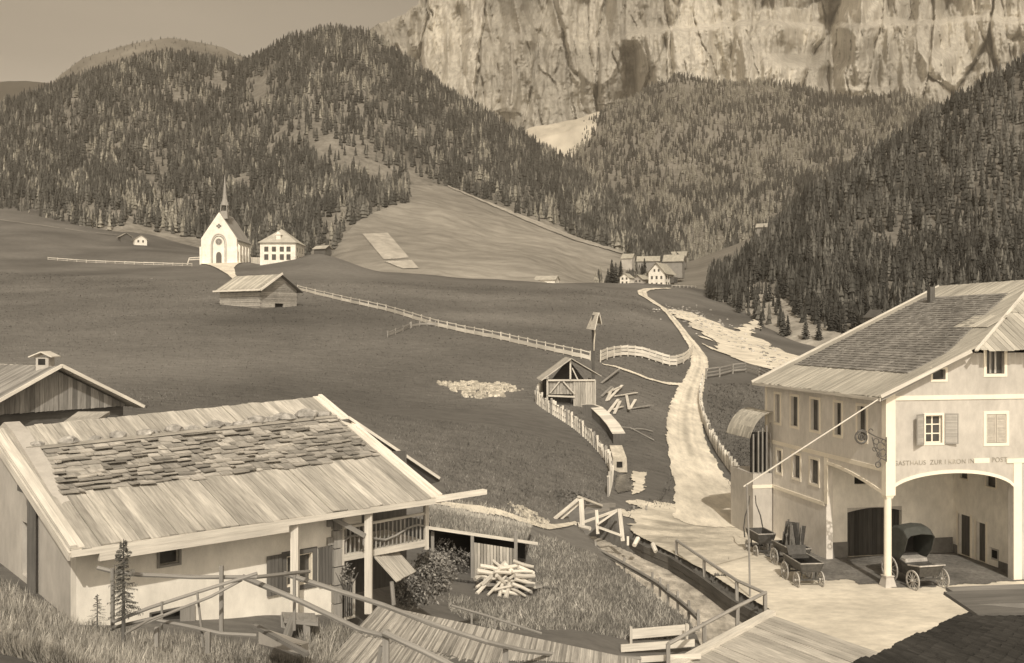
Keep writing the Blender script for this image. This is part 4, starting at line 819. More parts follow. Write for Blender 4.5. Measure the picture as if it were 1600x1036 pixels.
r = MB(); r.beam(E1+a+ed*.14, R1+a+ed*.13, .32, .04, .05, up=nr); r.beam(E1+a*1.9+ed*.05, R1+a*1.9+ed*.05, .14, .06, .2, up=nr); r.beam(E1+a*.2-Vector((0, 0, .12))-ed*.02, R1+a*.2-Vector((0, 0, .12))-ed*.02, .05, .2, .1); r.build('rake_board', m_timber, fh)
r = MB(); r.beam(E1+Vector((0, 0, -.045))-inw*.03, E2+Vector((0, 0, -.045))-inw*.03, .07, .15, .1); r.build('eave_board', m_timber, fh)
r = MB(); r.beam(E1+Vector((0, 0, -.20))+ed*.6, E1.lerp(E2, .52)+Vector((0, 0, -.19)), .12, .19, .05); r.build('gutter_board', m_timber, fh)
r = MB(); r.beam(E2+Vector((0, 0, .0))-ed*.2, P(758, 768, 28.6), .2, .14, .25); r.build('eave_log', m_timber, fh)
r = MB(); q4 = [lerp2(.01, -.004), lerp2(.99, -.004), lerp2(.99, .3), lerp2(.01, .3)]; r.hexa([v-nr*.05 for v in q4], [v-nr*.01 for v in q4], -.2); r.build('soffit', m_timber_m, fh)  # unseen slab added to stop sunlight leaking under the eave onto the wall
# split shakes on the roof
r = MB(); rows = 11
for i in range(rows):
    v0 = .37+(.385)*i/rows; v1 = v0+.385/rows*1.35; u = .055+.003*i; ue = .962-.0*i
    while u < ue:
        w_ = random.uniform(.012, .05); u1_ = min(u+w_, ue); e = random.uniform(-.012, .012); h0 = random.uniform(.09, .19)
        A, B, C_, D_ = lerp2(u, v0+e), lerp2(u1_-.002, v0+e+random.uniform(-.006, .006)), lerp2(u1_-.002, v1), lerp2(u, v1)
        T4 = [A+nr*h0, B+nr*(h0+random.uniform(-.02, .02)), C_+nr*.065, D_+nr*.065]; r.hexa([A+nr*(h0-.035), B+nr*(h0-.035), C_+nr*.03, D_+nr*.03], T4, random.uniform(-.35, .4)); u = u1_
r.build('shake_field', m_shake, fh)
r = MB(); r.beam(lerp2(.045, .765)+nr*.13, lerp2(.965, .765)+nr*.13, .1, .08, -.1); r.build('stone_rail', m_plank, fh)
# roof stones: things of their own
def stone(name, p, r_, mat, sq=.55, seed=0):
    rn = random.Random(seed); b = MB(); n = 8; rings = []
    for k, (zz, rr) in enumerate([(-.5, .7), (-.1, 1.0), (.35, .85), (.6, .4)]):
        rings.append([(p[0]+r_*rr*rn.uniform(.8, 1.2)*math.cos(6.283*i/n), p[1]+r_*.75*rr*rn.uniform(.8, 1.2)*math.sin(6.283*i/n), p[2]+r_*sq*(zz+.5+rn.uniform(-.08, .08))) for i in range(n)])
    for A, B in zip(rings[:-1], rings[1:]):
        for i in range(n): b.face([A[i], A[(i+1) % n], B[(i+1) % n], B[i]], None, rn.uniform(-.15, .2))
    b.face(rings[-1], None, .2); b.face(rings[0][::-1]); return b.build(name, mat, smooth=False)
su = [.075, .155, .225, .285, .36, .385, .445, .495, .565, .60, .64, .665, .70, .745, .79, .815, .87, .93]
ssz = [.19, .2, .17, .19, .17, .12, .2, .16, .2, .13, .12, .14, .22, .17, .2, .13, .24, .16]
for k, (u, q) in enumerate(zip(su, ssz)):
    p = lerp2(u, .785+random.uniform(-.004, .004))+nr*.05
    o = stone('roof_stone', p, q*(.8+.5*u)*1.45*random.uniform(.9, 1.1), m_stone, .75, seed=k+3); tag(o, 'rough stone weighting the row above the shakes on the farmhouse roof', 'stone', 'stones on the farmhouse roof')
# walls
GZ = 3.6
W0 = E1+inw*.75+ed2*.35; W0.z = GZ
def wp(u, z, d): p = W0+ed2*u+inw*d; return (p.x, p.y, z)
def u_of(px, d=0):
    k = (px-CX)/F; o_ = W0+inw*d; return (k*o_.y-o_.x)/(ed2.x-k*ed2.y)
def z_of(py, u, d=0): p = W0+ed2*u+inw*d; return CH-(py-CY)/F*p.y
UW = u_of(522); eavez = E1.z+.12
zt_ = lambda u: eavez+.1
hw1 = (u_of(249), u_of(279), z_of(881, u_of(264)), z_of(855, u_of(264)))
hw2 = (u_of(236), u_of(300), z_of(990, u_of(268)), z_of(953, u_of(268)))
hw3 = (u_of(447), u_of(488), z_of(914, u_of(467)), z_of(866, u_of(467)))
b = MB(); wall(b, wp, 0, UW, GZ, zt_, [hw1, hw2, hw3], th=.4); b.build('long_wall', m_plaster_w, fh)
DG = 8.0
def gp(u, z, d): p = W0+inw*u+ed2*d; return (p.x, p.y, z)
gt_ = lambda u: eavez+.1+min(u, 12-u)*.36
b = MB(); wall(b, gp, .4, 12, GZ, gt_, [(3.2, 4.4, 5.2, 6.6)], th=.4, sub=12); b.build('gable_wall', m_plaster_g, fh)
b = MB(); rect(b, gp, 3.2, 4.4, 5.2, 6.6, .2, .25); b.build('gable_opening', m_dark, fh)
b = MB(); b.beam(Vector(gp(3.0, GZ, -.1)), Vector(gp(3.0, 7.9, -.1)), .22, .2, 0); b.beam(Vector(gp(2.6, 7.6, -.25)), Vector(gp(3.6, 7.6, -.25)), .14, .14, 0); b.build('corner_timber', m_timber_d, fh)
b = MB()
for k in range(5): q = 1.1+k*.5; b.beam(Vector(gp(q, eavez-.2+q*.34, -.3)), Vector(gp(q, eavez-.2+q*.34, .1)), .15, .13, 0)
b.build('purlin_ends', m_timber_d, fh)
b = MB(); rect(b, wp, UW-.01, UW+.0, GZ, eavez, .4, 3.0); rect(b, wp, UW, 10.6, GZ, eavez+.9, 2.1, 2.3); b.build('gallery_wall', m_timber_d, fh)
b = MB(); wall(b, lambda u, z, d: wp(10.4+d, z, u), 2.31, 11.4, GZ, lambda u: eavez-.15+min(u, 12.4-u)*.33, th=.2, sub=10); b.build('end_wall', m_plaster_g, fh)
# windows
def fwin(h, w_, mat=m_timber_m, label=None, grid=None, nm='window'):
    a = MB(); frame(a, wp, *h, w_, -.04, .02); o = a.build(nm, mat, fh)
    b = MB(); rect(b, wp, *h, .15, .18); b.build('pane', m_glass, o)
    if label: o['label'] = label
    return o
fwin(hw1, .06); ow = fwin(hw2, .04, m_timber_d, 'wide dark cellar window'); 
b = MB(); rect(b, wp, hw2[0]+(hw2[1]-hw2[0])*.68, hw2[1]+.05, hw2[2]-.05, hw2[3]+.05, -.07, -.045); b.build('shutter', m_timber_m, ow)
ow = fwin(hw3, .13, m_timber_d, 'window with dark frame and open dark shutters'); a = MB(); frame(a, wp, hw3[0]+.03, hw3[1]-.03, hw3[2]+.03, hw3[3]-.03, .035, -.01, .14); a.build('inner_frame', m_trim, ow)
for u0, u1_ in ((hw3[0]-.58, hw3[0]-.15), (hw3[1]+.15, hw3[1]+.56)):
    b = MB()
    for k in range(4): q0 = u0+(u1_-u0)*k/4; rect(b, wp, q0, q0+(u1_-u0)/4-.01, hw3[2]-.12, hw3[3]+.1, -.09, -.05, random.uniform(-.2, .3))
    b.build('shutter', m_timber_d, ow)
b = MB(); q = u_of(520)
for k in range(6):
    z0 = GZ+.05+k*.5; b.hexa([wp(q-.05, z0, -.16), wp(q+.2, z0, -.16), wp(q+.2, z0, .3), wp(q-.05, z0, .3)], [wp(q-.05, z0+.47, -.16), wp(q+.2, z0+.47, -.16), wp(q+.2, z0+.47, .3), wp(q-.05, z0+.47, .3)], random.uniform(-.1, .15))
    if k > 3: rect(b, wp, q-.2, q-.055, z0+.1, z0+.3, -.1, .1, .1)
b.build('log_corner', m_timber_m, fh)
# eave posts and braces
def ewp(px, inset=.15):
    o_ = E1+inw*inset; k = (px-CX)/F; u = (k*o_.y-o_.x)/(ed2.x-k*ed2.y); return o_+ed2*u
for px, yb, nm in ((461, 968, 'post'), (576, 958, 'post')):
    p = ewp(px); t_ = Vector((p.x, p.y, E1.z-.1)); b_ = Vector((p.x, p.y, CH-(yb-CY)/F*p.y)); b = MB(); b.beam(b_, t_, .2, .2, .12); b.build(nm, m_timber, fh)
b = MB(); p = ewp(574); b.beam(Vector((p.x, p.y, E1.z-.75))-ed2*.1, Vector((p.x, p.y, E1.z-.2))-ed2*.95+inw*.2, .13, .13, -.1); b.build('brace', m_timber_m, fh)
# gallery
g0, g1, gd = UW+.1, u_of(668, -.1), -.1
zb = z_of(868, g0, gd)
def gal(u, z, d): return wp(u, z, d)
b = MB(); rect(b, gal, g0, g1, zb-.18, zb, -.12, 0); rect(b, gal, g0, g1, zb-.1, zb-.04, .001, 2.08); b.build('gallery_floor', m_timber, fh)
b = MB(); b.beam(Vector(gal(g0, zb+.72, -.06)), Vector(gal(g1, zb+.78, -.06)), .07, .07, .1); b.build('gallery_rail', m_timber, fh)
b = MB(); b.tube([gal(g0+(g1-g0)*k/8, zb+.35+.14*math.sin(k*1.15), -.1) for k in range(9)], .035, 6); b.build('bent_pole', m_timber_m, fh)
b = MB()
k = g0+.08
while k < g1-.05: rect(b, gal, k, k+.04, zb+.01, zb+.7, -.07, -.04, random.uniform(-.2, .5)); k += .14
b.build('balusters', m_timber_m, fh)
for k, zz in ((g0+.02, 1.0), (g1-.1, 1.55)):
    b = MB(); rect(b, gal, k, k+.12, zb-.28, zb+zz, -.14, -.02); b.build('gallery_post', m_timber, fh)
for k in (.62, .68, .93):
    q = g0+(g1-g0)*k; b = MB(); rect(b, gal, q, q+.16, zb+.75, zb+1.35, 1.2, 1.3); b.build('gallery_board', m_plaster_w, fh)
b = MB(); rect(b, gal, g0+.1, g0+.75, zb+.78, zb+1.0, -.05, .05, .2); b.build('plank', m_timber, fh)
# lower door and barred window in the recess
hz3 = (u_of(531, .3), u_of(551, .3), z_of(966, UW+.4, .3), z_of(912, UW+.4, .3))
a = MB(); frame(a, wp, *hz3, .06, .26, .32); ow = a.build('window', m_timber, fh); a = MB(); rect(a, wp, *hz3, .33, .36); a.build('pane', m_glass, ow)
a = MB()
for k in range(1, 6): q = hz3[0]+(hz3[1]-hz3[0])*k/6; rect(a, wp, q-.012, q+.012, hz3[2], hz3[3], .29, .32)
a.build('bars', m_timber_m, ow)
# second small roof edge behind the right gable
A, B = P(545, 652, 31), P(687, 747, 31.5)
b = MB(); b.beam(A, B, .16, .08, .1, up=(0, 0, 1)); b.build('rake_board', m_timber, fh)
b = MB(); off = Vector((-1.6, .6, -.35)); b.hexa([A+Vector((0, .05, -.12)), B+Vector((0, .05, -.12)), B+off*1.6+Vector((0, 0, -.4)), A+off], [A+Vector((0, .05, -.05)), B+Vector((0, .05, -.05)), B+off*1.6+Vector((0, 0, -.3)), A+off+Vector((0, 0, .07))]); b.build('lean_to_roof', m_timber_d, fh)
# slanting plank hatch leaning from the gallery
h = thing('plank_hatch', 'slanting hatch of broad boards hanging below the farmhouse gallery', 'hatch', P(612, 880, 27.5))
b = MB(); b.boards(P(584, 868, 27.0), P(612, 848, 28.2), P(650, 892, 27.2), P(620, 908, 26.2), 4, th=.04, end=.02, tv=.25); b.build('boards', m_plank, h)
b = MB(); b.tube([P(585, 850, 27.2), P(614, 838, 28.3)], .04, 6); b.tube([P(612, 909, 26.4), P(615, 945, 26.4)], .06, 6); b.tube([P(598, 858, 27.9), P(632, 904, 26.8)], .03, 6); b.build('frame', m_timber_m, h)
# trestle bench below the first post
t = thing('trestle_bench', 'rough grey wooden trestle standing under the white farmhouse window', 'bench', P(466, 1000, 23.2))
def tp_(px, py, D): return P(px, py, D)
b = MB(); q = [P(444, 967, 23.2), P(497, 972, 23.0), P(492, 958, 24.4), P(440, 956, 24.6)]; b.hexa([v-Vector((0, 0, .1)) for v in q], q, 0); b.build('top', m_timber_m, t)
for a_, b_ in (((458, 965), (446, 1002)), ((478, 968), (480, 1010))): b = MB(); b.beam(P(*a_, 23.2), P(*b_, 23.0), .16, .14, -.2); b.build('leg', m_timber_m, t)
for a_, b_ in (((443, 960), (444, 985)), ((494, 965), (495, 990))): b = MB(); b.beam(P(*a_, 24.2), P(*b_, 24.1), .12, .12, -.1); b.build('leg', m_timber_m, t)
# plank trough in front of the wall
b = MB(); b.beam(P(398, 978, 18.0), P(480, 1022, 17.0), .09, .07, -.3); o = b.build('leaning_pole', m_timber_m); tag(o, 'short dark pole sloping down in front of the trestle bench', 'pole')
b = MB(); b.hexa([P(404, 1006, 19), P(470, 1022, 18), P(482, 1015, 21), P(420, 1000, 21.5)], [P(404, 986, 19), P(470, 1008, 18), P(482, 1004, 21), P(420, 984, 21.5)], -.1); o = b.build('low_wall', m_plaster_g); tag(o, 'low grey wall end beside the trestle bench', 'wall')
# ---------------------------------------------------------------- foreground rail fences
def px_at(px, py, d): return P(px, py, d)
rf1 = thing('rail_fence', 'near pole fence running from the farmhouse corner down to the plank bridge', 'fence', g and hit(600, 1030, 8))
def railobj(name, pts, r_, par, mat=m_timber_m, r2=None): b = MB(); b.tube([P(*p) for p in pts], r_, 7, r2=r2); return b.build(name, mat, par)
def postobj(px, y0, y1, D, par, w_=.09, mat=m_timber_m, lean=0): b = MB(); b.beam(P(px+lean, y1, D), P(px, y0, D), w_, w_, None); return b.build('post', mat, par)
railobj('rail', [(443, 896, 18), (530, 924, 18.2), (600, 946, 18.5), (680, 977, 19), (760, 1003, 19.6), (820, 1017, 20.5), (880, 1024, 21.5), (1000, 1029, 23)], .05, rf1)
railobj('rail', [(378, 901, 16.5), (470, 940, 16.6), (560, 983, 16.8), (604, 995, 17)], .05, rf1)
railobj('rail', [(598, 988, 16.8), (660, 1017, 16.8), (730, 1052, 16.8)], .055, rf1)
postobj(603, 984, 1075, 16.9, rf1, .11); postobj(596, 1010, 1075, 17.2, rf1, .07, lean=-14); postobj(790, 1014, 1075, 20.2, rf1, .12); postobj(460, 895, 985, 18, rf1, .0 or .05)
rf2 = thing('rail_fence', 'grey pole fence with slanting rails in front of the white farmhouse wall', 'fence', hit(346, 1000, 8))
railobj('rail', [(152, 887, 15.5), (176, 893, 15.5), (215, 898, 15.6), (300, 902, 15.7), (400, 902, 16.2), (445, 897, 17), (483, 893, 18)], .035, rf2)
railobj('rail', [(176, 972, 15.0), (236, 949, 15.2), (310, 925, 15.4), (402, 896, 15.6)], .03, rf2)
railobj('rail', [(205, 984, 14.8), (260, 960, 15.0), (330, 932, 15.3), (378, 906, 15.6)], .025, rf2)
railobj('rail', [(176, 981, 15.2), (235, 967, 15.2), (300, 980, 15.2), (345, 990, 15.3), (400, 993, 15.5)], .03, rf2)
railobj('rail', [(196, 990, 14), (234, 968, 14.5), (255, 960, 14.6)], .02, rf2)
postobj(176, 888, 985, 15.3, rf2, .05); postobj(346, 884, 992, 15.8, rf2, .06); postobj(253, 940, 985, 15.2, rf2, .03); postobj(308, 925, 1010, 15.3, rf2, .03, lean=10); postobj(325, 988, 1020, 15.2, rf2, .07); postobj(245, 980, 1010, 15.2, rf2, .06)
rf3 = thing('rail_fence', 'thin pole fence behind the shingled foreground roof', 'fence', hit(760, 990, 8))
railobj('rail', [(705, 946, 25.5), (760, 962, 26), (800, 975, 26.3), (846, 990, 26.5)], .035, rf3); postobj(737, 958, 990, 25.8, rf3, .05); postobj(773, 968, 995, 26, rf3, .05)
# ---------------------------------------------------------------- shingled foreground roof
sr = thing('shed', 'low shed under a weathered shingle roof in the foreground', 'shed', (-.5, 21.0, 2.6))
A, B = P(592, 945, 24.2), P(1002, 1032, 20.4); C_, D_ = P(1010, 1240, 17.6), P(478, 1075, 21.2)
r = MB(); cols = 170; rws = 3
for j in range(rws):
    f0, f1 = j/rws, (j+1.12)/rws
    for i in range(cols):
        e = random.uniform(-.02, .02); u0, u1_ = i/cols, (i+.93)/cols; top = lambda u: A.lerp(B, u); bot = lambda u: D_.lerp(C_, u)
        n_ = Vector((0, -.3, 1)).normalized(); p = lambda u, f, h: top(u).lerp(bot(u), f)+n_*h; f1_ = min(f1+e, 1.02)
        q = [p(u0, f1_, .035), p(u1_, f1_, .035+random.uniform(-.005, .02)), p(u1_, f0, .0), p(u0, f0, .0)]
        r.hexa([v-n_*.02 for v in q], q, random.uniform(-.38, .38))
r.build('roof', m_shake, sr)
r = MB(); r.hexa([D_+Vector((.2, 0, -2)), C_+Vector((-.2, 0, -2)), B+Vector((-.2, 0, -2.5)), A+Vector((.2, 0, -2.5))], [D_+Vector((.2, .05, -.08)), C_+Vector((-.2, .05, -.08)), B+Vector((-.2, -.05, -.1)), A+Vector((.2, -.05, -.1))]); r.build('wall', m_timber_d, sr)
# dark roof at lower right
dk = thing('near_roof', 'dark shake roof edge jutting into the lower right corner', 'roof', (4.2, 8.0, 7.5))
r = MB(); A, B = P(1310, 1052, 8.4), P(1535, 948, 12.2); C_, D_ = P(1950, 930, 13.5), P(1990, 1330, 7.5)
for j in range(44):
    for i in range(26):
        u0, u1_ = i/26+(-.008*((j//7) % 2 == 0) if i == 0 else 0), (i+1.15)/26; v0, v1 = j/44, (j+.98)/44; q = lambda u, v: (A.lerp(B, v)).lerp(D_.lerp(C_, v), u)
        e = random.uniform(-.003, .003); n_ = Vector((0, 0, 1))
        T4 = [q(u0+e, v0)+n_*.02, q(u0+e, v1)+n_*(.02+random.uniform(-.005, .008)), q(u1_, v1), q(u1_, v0)]; r.hexa([v-n_*.015 for v in T4], T4, random.uniform(-.12, .12))
r.build('roof_covering', m_blackroof, dk)
r = MB(); r.beam(P(1502, 935, 12.0), P(1700, 926, 12.6), .55, .045, .6, up=(0, -.2, 1)); r.beam(P(1500, 944, 11.8), P(1700, 936, 12.3), .6, .04, 0, up=(0, -.2, 1)); r.build('cap_boards', m_timber_d, dk)
r = MB(); r.hexa([P(1522, 990, 11.8), P(1800, 990, 11.8), P(1800, 990, 12.6), P(1522, 990, 12.6)], [P(1522, 944, 11.8), P(1800, 938, 11.8), P(1800, 938, 12.6), P(1522, 942, 12.6)]); r.build('chimney', m_plinth, dk)
# ---------------------------------------------------------------- barn at far left
bl = thing('barn', 'dark plank barn with low gable roof and small chimney at the left edge', 'barn', (-23, 50, 6.8))
ap = P(85, 572, 48); rd = Vector((-.8, .6, 0)); gd_ = Vector((.6, .8, 0)); er = ap+gd_*4.5+Vector((0, 0, -2.3)); el = ap-gd_*4.5+Vector((0, 0, -2.3)); Lb = 9
r = MB(); o_ = -rd*.7; m_barnroof = M('barn_boards', .27, .35, .2, (14, .8, 1), .5, coord='UV', bump=.3, tone=GREY); r.boards(el+o_, el+rd*Lb, ap+rd*Lb, ap+o_, 40, th=.05, tv=.25); r.build('roof', m_barnroof, bl)
r = MB(); r.boards(er+rd*Lb, er+o_, ap+o_, ap+rd*Lb, 30, th=.05); r.build('rear_roof', m_plank, bl)
r = MB(); r.beam(el+o_*1.05+Vector((0, 0, .02)), ap+o_*1.05+Vector((0, 0, .04)), .08, .16, .2); r.beam(er+o_*1.05+Vector((0, 0, .02)), ap+o_*1.05+Vector((0, 0, .04)), .08, .16, .2); r.build('barge_board', m_timber, bl)
r = MB(); n_ = 34
for i in range(n_):
    f = -4.1+8.2*i/n_; f2 = -4.1+8.2*(i+.93)/n_; zt = ap.z-.12-abs(f+.1)*.51; p = ap+gd_*f; q = ap+gd_*f2; zb_ = 7.55 if i < 40 else 7
    jj = random.uniform(0, .05); zt2 = ap.z-.12-abs(f2+.1)*.51
    if min(zt, zt2) < zb_+.05: continue
    r.hexa([(p.x, p.y-jj, zb_-random.uniform(0, .05)), (q.x, q.y-jj, zb_), (q.x, q.y+.05, zb_), (p.x, p.y+.05, zb_)], [(p.x, p.y-jj, zt), (q.x, q.y-jj, zt2), (q.x, q.y+.05, zt2), (p.x, p.y+.05, zt)], random.uniform(-.35, .7))
r.build('plank_wall', m_plank_d, bl)
r = MB(); a = ap-gd_*4+rd*.3; b_ = ap+gd_*3.9+rd*.3
r.hexa([(a.x, a.y, 5), (b_.x, b_.y, 5), (b_.x+rd.x*8, b_.y+rd.y*8, 5), (a.x+rd.x*8, a.y+rd.y*8, 5)], [(a.x, a.y, 7.6), (b_.x, b_.y, 7.6), (b_.x+rd.x*8, b_.y+rd.y*8, 7.6), (a.x+rd.x*8, a.y+rd.y*8, 7.6)]); r.build('lower_wall', m_timber_d, bl)
cx_ = ap+rd*.9; r = MB(); r.box(cx_.x-.32, cx_.y-.32, ap.z-.4, cx_.x+.32, cx_.y+.32, ap.z+.42); ch = r.build('chimney', m_plaster_g, bl)
r = MB(); r.hexa([(cx_.x-.62, cx_.y-.5, ap.z+.42), (cx_.x-.62, cx_.y+.5, ap.z+.42), (cx_.x, cx_.y+.5, ap.z+.68), (cx_.x, cx_.y-.5, ap.z+.68)], [(cx_.x-.62, cx_.y-.5, ap.z+.47), (cx_.x-.62, cx_.y+.5, ap.z+.47), (cx_.x, cx_.y+.5, ap.z+.73), (cx_.x, cx_.y-.5, ap.z+.73)], .2)
r.hexa([(cx_.x, cx_.y-.5, ap.z+.68), (cx_.x, cx_.y+.5, ap.z+.68), (cx_.x+.55, cx_.y+.5, ap.z+.42), (cx_.x+.55, cx_.y-.5, ap.z+.42)], [(cx_.x, cx_.y-.5, ap.z+.73), (cx_.x, cx_.y+.5, ap.z+.73), (cx_.x+.55, cx_.y+.5, ap.z+.47), (cx_.x+.55, cx_.y-.5, ap.z+.47)], 0); r.build('cap', m_timber, ch)
r = MB(); r.box(cx_.x-.2, cx_.y-.335, ap.z+.05, cx_.x+.16, cx_.y-.322, ap.z+.36); r.build('flue_hole', m_dark, ch)
b = MB(); b.hexa([P(95, 664, 44), P(150, 660, 44), P(172, 648, 47), P(120, 648, 47)], [P(98, 660, 44), P(152, 655, 44), P(172, 643, 47), P(122, 643, 47)]); o = b.build('lean_to_roof', m_plank); tag(o, 'small pale board roof below the barn gable at left', 'roof')
# ---------------------------------------------------------------- sod-roofed store and woodpile
sd = thing('sod_shed', 'turf-roofed woodshed dug into the bank behind the farmhouse gallery', 'shed', P(760, 900, 41))
A, B = P(672, 824, 40.5), P(822, 849, 41.5); C_, D_ = P(832, 822, 46), P(668, 788, 46)
r = MB(); nx, ny = 30, 10; 
def sp(i, j): p = (A.lerp(B, i/nx)).lerp(D_.lerp(C_, i/nx), j/ny); return p+Vector((0, 0, .1*math.sin(i*1.7+j)*.3+random.uniform(0, .05)))
gr = [[sp(i, j) for i in range(nx+1)] for j in range(ny+1)]
for j in range(ny):
    for i in range(nx): r.face([gr[j][i], gr[j][i+1], gr[j+1][i+1], gr[j+1][i]], None, random.uniform(-.15, .15))
sroof = r.build('turf_roof', m_sod, sd)
r = MB()
for k in range(2600):
    u, v = random.random(), random.random(); p = (A.lerp(B, u)).lerp(D_.lerp(C_, u), v); h = random.uniform(.08, .3); w_ = .03; dx = random.uniform(-.1, .1)
    r.face([p+Vector((-w_, 0, 0)), p+Vector((w_, 0, 0)), p+Vector((dx, -.02, h))], None, random.uniform(-.5, .5) if v < .75 else random.uniform(.2, .9))
gt2 = r.build('turf_grass', m_blade_d, sd); gt2['kind'] = 'stuff'
r = MB(); r.beam(A+Vector((-.1, -.05, 0)), B+Vector((.5, -.05, -.0)), .08, .12, .1); r.build('eave_board', m_timber, sd)
r = MB(); n_ = 13; a, b_ = P(741, 848, 40.8), P(806, 858, 41.2)
for i in range(n_):
    p = a.lerp(b_, i/n_); q = a.lerp(b_, (i+.85)/n_); r.hexa([(p.x, p.y, .85), (q.x, q.y, .85), (q.x, q.y+.06, .85), (p.x, p.y+.06, .85)], [(p.x, p.y, p.z), (q.x, q.y, q.z), (q.x, q.y+.06, q.z), (p.x, p.y+.06, p.z)], random.uniform(-.3, .4))
r.build('plank_wall', m_plank, sd)
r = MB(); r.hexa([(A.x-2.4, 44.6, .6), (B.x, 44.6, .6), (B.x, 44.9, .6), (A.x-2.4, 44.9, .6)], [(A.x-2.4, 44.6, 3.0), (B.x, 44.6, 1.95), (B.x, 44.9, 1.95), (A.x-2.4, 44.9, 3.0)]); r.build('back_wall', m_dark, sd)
for px in (676, 738, 806): p = P(px, 845, 40.9); r = MB(); r.beam((p.x, p.y, .7), (p.x, p.y, A.z-.25), .14, .14, 0); r.build('post', m_timber_m, sd)
rw_ = random.Random(11); base = hit(790, 925)
def log(a, b_, r_, lab, grp, mat=m_timber): m = MB(); m.tube([a, Vector(a).lerp(Vector(b_), .5)+Vector((rw_.uniform(-.03, .03), 0, rw_.uniform(-.03, .03))), b_], r_, 7, r2=r_*rw_.uniform(.8, 1), tint=rw_.uniform(-.25, .3)); o = m.build('log', mat); tag(o, lab, 'log', grp); return o
LL = [((742, 905), (775, 882)), ((745, 928), (772, 900)), ((752, 915), (790, 878)), ((762, 930), (800, 890)), ((780, 933), (790, 885)), ((790, 935), (800, 892)), ((750, 884), (780, 890)), ((770, 876), (790, 893)), ((780, 888), (818, 882)), ((802, 876), (834, 886)), ((795, 905), (822, 884)), ((800, 893), (832, 893)), ((804, 899), (835, 900)), ((805, 905), (835, 912)), ((800, 912), (830, 925)), ((795, 918), (822, 932)), ((812, 903), (836, 918)), ((745, 892), (770, 896)), ((748, 898), (776, 905)), ((758, 934), (792, 926)), ((770, 922), (806, 914)), ((765, 885), (778, 912)), ((776, 899), (792, 915)), ((788, 881), (806, 898)), ((810, 886), (834, 896)), ((756, 908), (784, 898)), ((744, 918), (764, 905)), ((784, 924), (812, 930)), ((772, 893), (812, 897)), ((786, 908), (818, 908))]
for k, (a, b_) in enumerate(LL):
    d0, d1_ = 38.3+1.2*(935-a[1])/60+rw_.uniform(-.3, .3), 38.3+1.6*(935-b_[1])/60+rw_.uniform(-.2, .5)
    log(P(*a, d0), P(*b_, d1_), rw_.uniform(.055, .1), 'split log in the tangled woodpile in front of the plank shed', 'logs of the woodpile')
b = MB()
for k in range(26):
    x = rw_.uniform(-1.05, 1.1); y = rw_.uniform(-.1, 1.3); z = rw_.uniform(0, .9)*max(.2, 1-abs(x)/1.3); an_ = rw_.uniform(0, 3.14); q = base+Vector((x, y, z)); dv = Vector((math.cos(an_)*.45, math.sin(an_)*.4, rw_.uniform(-.12, .12))); b.beam(q-dv, q+dv, .12, .1)
o = b.build('firewood_heap', m_timber_m); tag(o, 'mass of chopped firewood under the loose logs', 'firewood', kind='stuff')
# ---------------------------------------------------------------- plank bridge and stream fences
br = thing('plank_bridge', 'broad plank bridge deck crossing the stream in the foreground', 'bridge', (8, 35, .1))
A = P(1205, 960, 38.6); B = P(940, 1106, 29.1); A.z = B.z = .12; dv = Vector(((1400-800)/1500*33.5, 33.5, .12))-A; dv.z = 0; dv = dv.normalized()*16
n_ = 34; r = MB()
for i in range(n_):
    f0, f1 = i/n_, (i+.965)/n_; p, q = A.lerp(B, f0), A.lerp(B, f1); e = random.uniform(-.06, .06)*Vector((1, 0, 0)).x; j_ = Vector((0, 0, random.uniform(0, .03)))
    d1_ = dv; T4 = [p+j_, q+j_, q+d1_+j_, p+d1_+j_]; r.hexa([v-Vector((0, 0, .06)) for v in T4][::-1], T4[::-1], random.uniform(-.2, .2))
r.build('deck', m_plank, br)
r = MB(); r.beam(A+Vector((.05, .1, .05)), B+Vector((.0, .1, .05)), .34, .24, .1, up=(0, 0, 1)); r.build('edge_beam', m_timber, br)
def fence_post(par, p, h, w_=.1, mat=m_timber_m, lean=(0, 0)): b = MB(); b.beam((p.x, p.y, p.z-.2), (p.x+lean[0], p.y+lean[1], p.z+h), w_, w_, None); return b.build('post', mat, par)
def rail_fence(name, label, pts, h, par_mat=m_timber_m, rails=((1.0, .045),), w_=.1, group=None, zoff=0, cat='fence', sag=.0, extra=None, gen=None):
    W_ = [hit(*p) if not isinstance(p, Vector) else p for p in pts]; t = thing(name, label, cat, W_[0], 0, group)
    for p in W_: fence_post(t, p, h*random.uniform(.98, 1.06), w_, par_mat, (random.uniform(-.03, .03)*h, 0))
    for f, r_ in rails:
        b = MB(); b.tube([p+Vector((0, -.03, h*f)) for p in W_], r_, 6, tint=random.uniform(-.1, .2)); b.build('rail', par_mat, t)
    return t
def yv(px, py, z): D = (CH-z)*F/(py-CY); return Vector(((px-CX)/F*D, D, z))
rail_fence('railing', 'timber railing along the right bank of the stream beside the inn yard', [yv(1057, 868, 0), yv(1100, 899, 0), yv(1151, 935, 0), yv(1195, 956, 0)], .78, rails=((1.0, .07),), w_=.13, cat='railing')
rail_fence('railing', 'timber railing along the upstream edge of the plank bridge', [yv(1196, 958, .1), yv(1152, 982, .1), yv(1101, 1011, .1), yv(1044, 1045, .1)], .85, rails=((1.0, .07),), w_=.13, cat='railing')
rail_fence('rail_fence', 'low pole fence along the left bank between garden and stream', [yv(x, y, z) for x, y, z in [(852, 834, .6), (931, 866, .25), (975, 891, .12), (1019, 917, .08), (1031, 925, .06), (1044, 937, .05), (1059, 948, .04), (1076, 963, .04), (1091, 978, .04)]], .62, rails=((.55, .07), (.35, .05)), w_=.1)
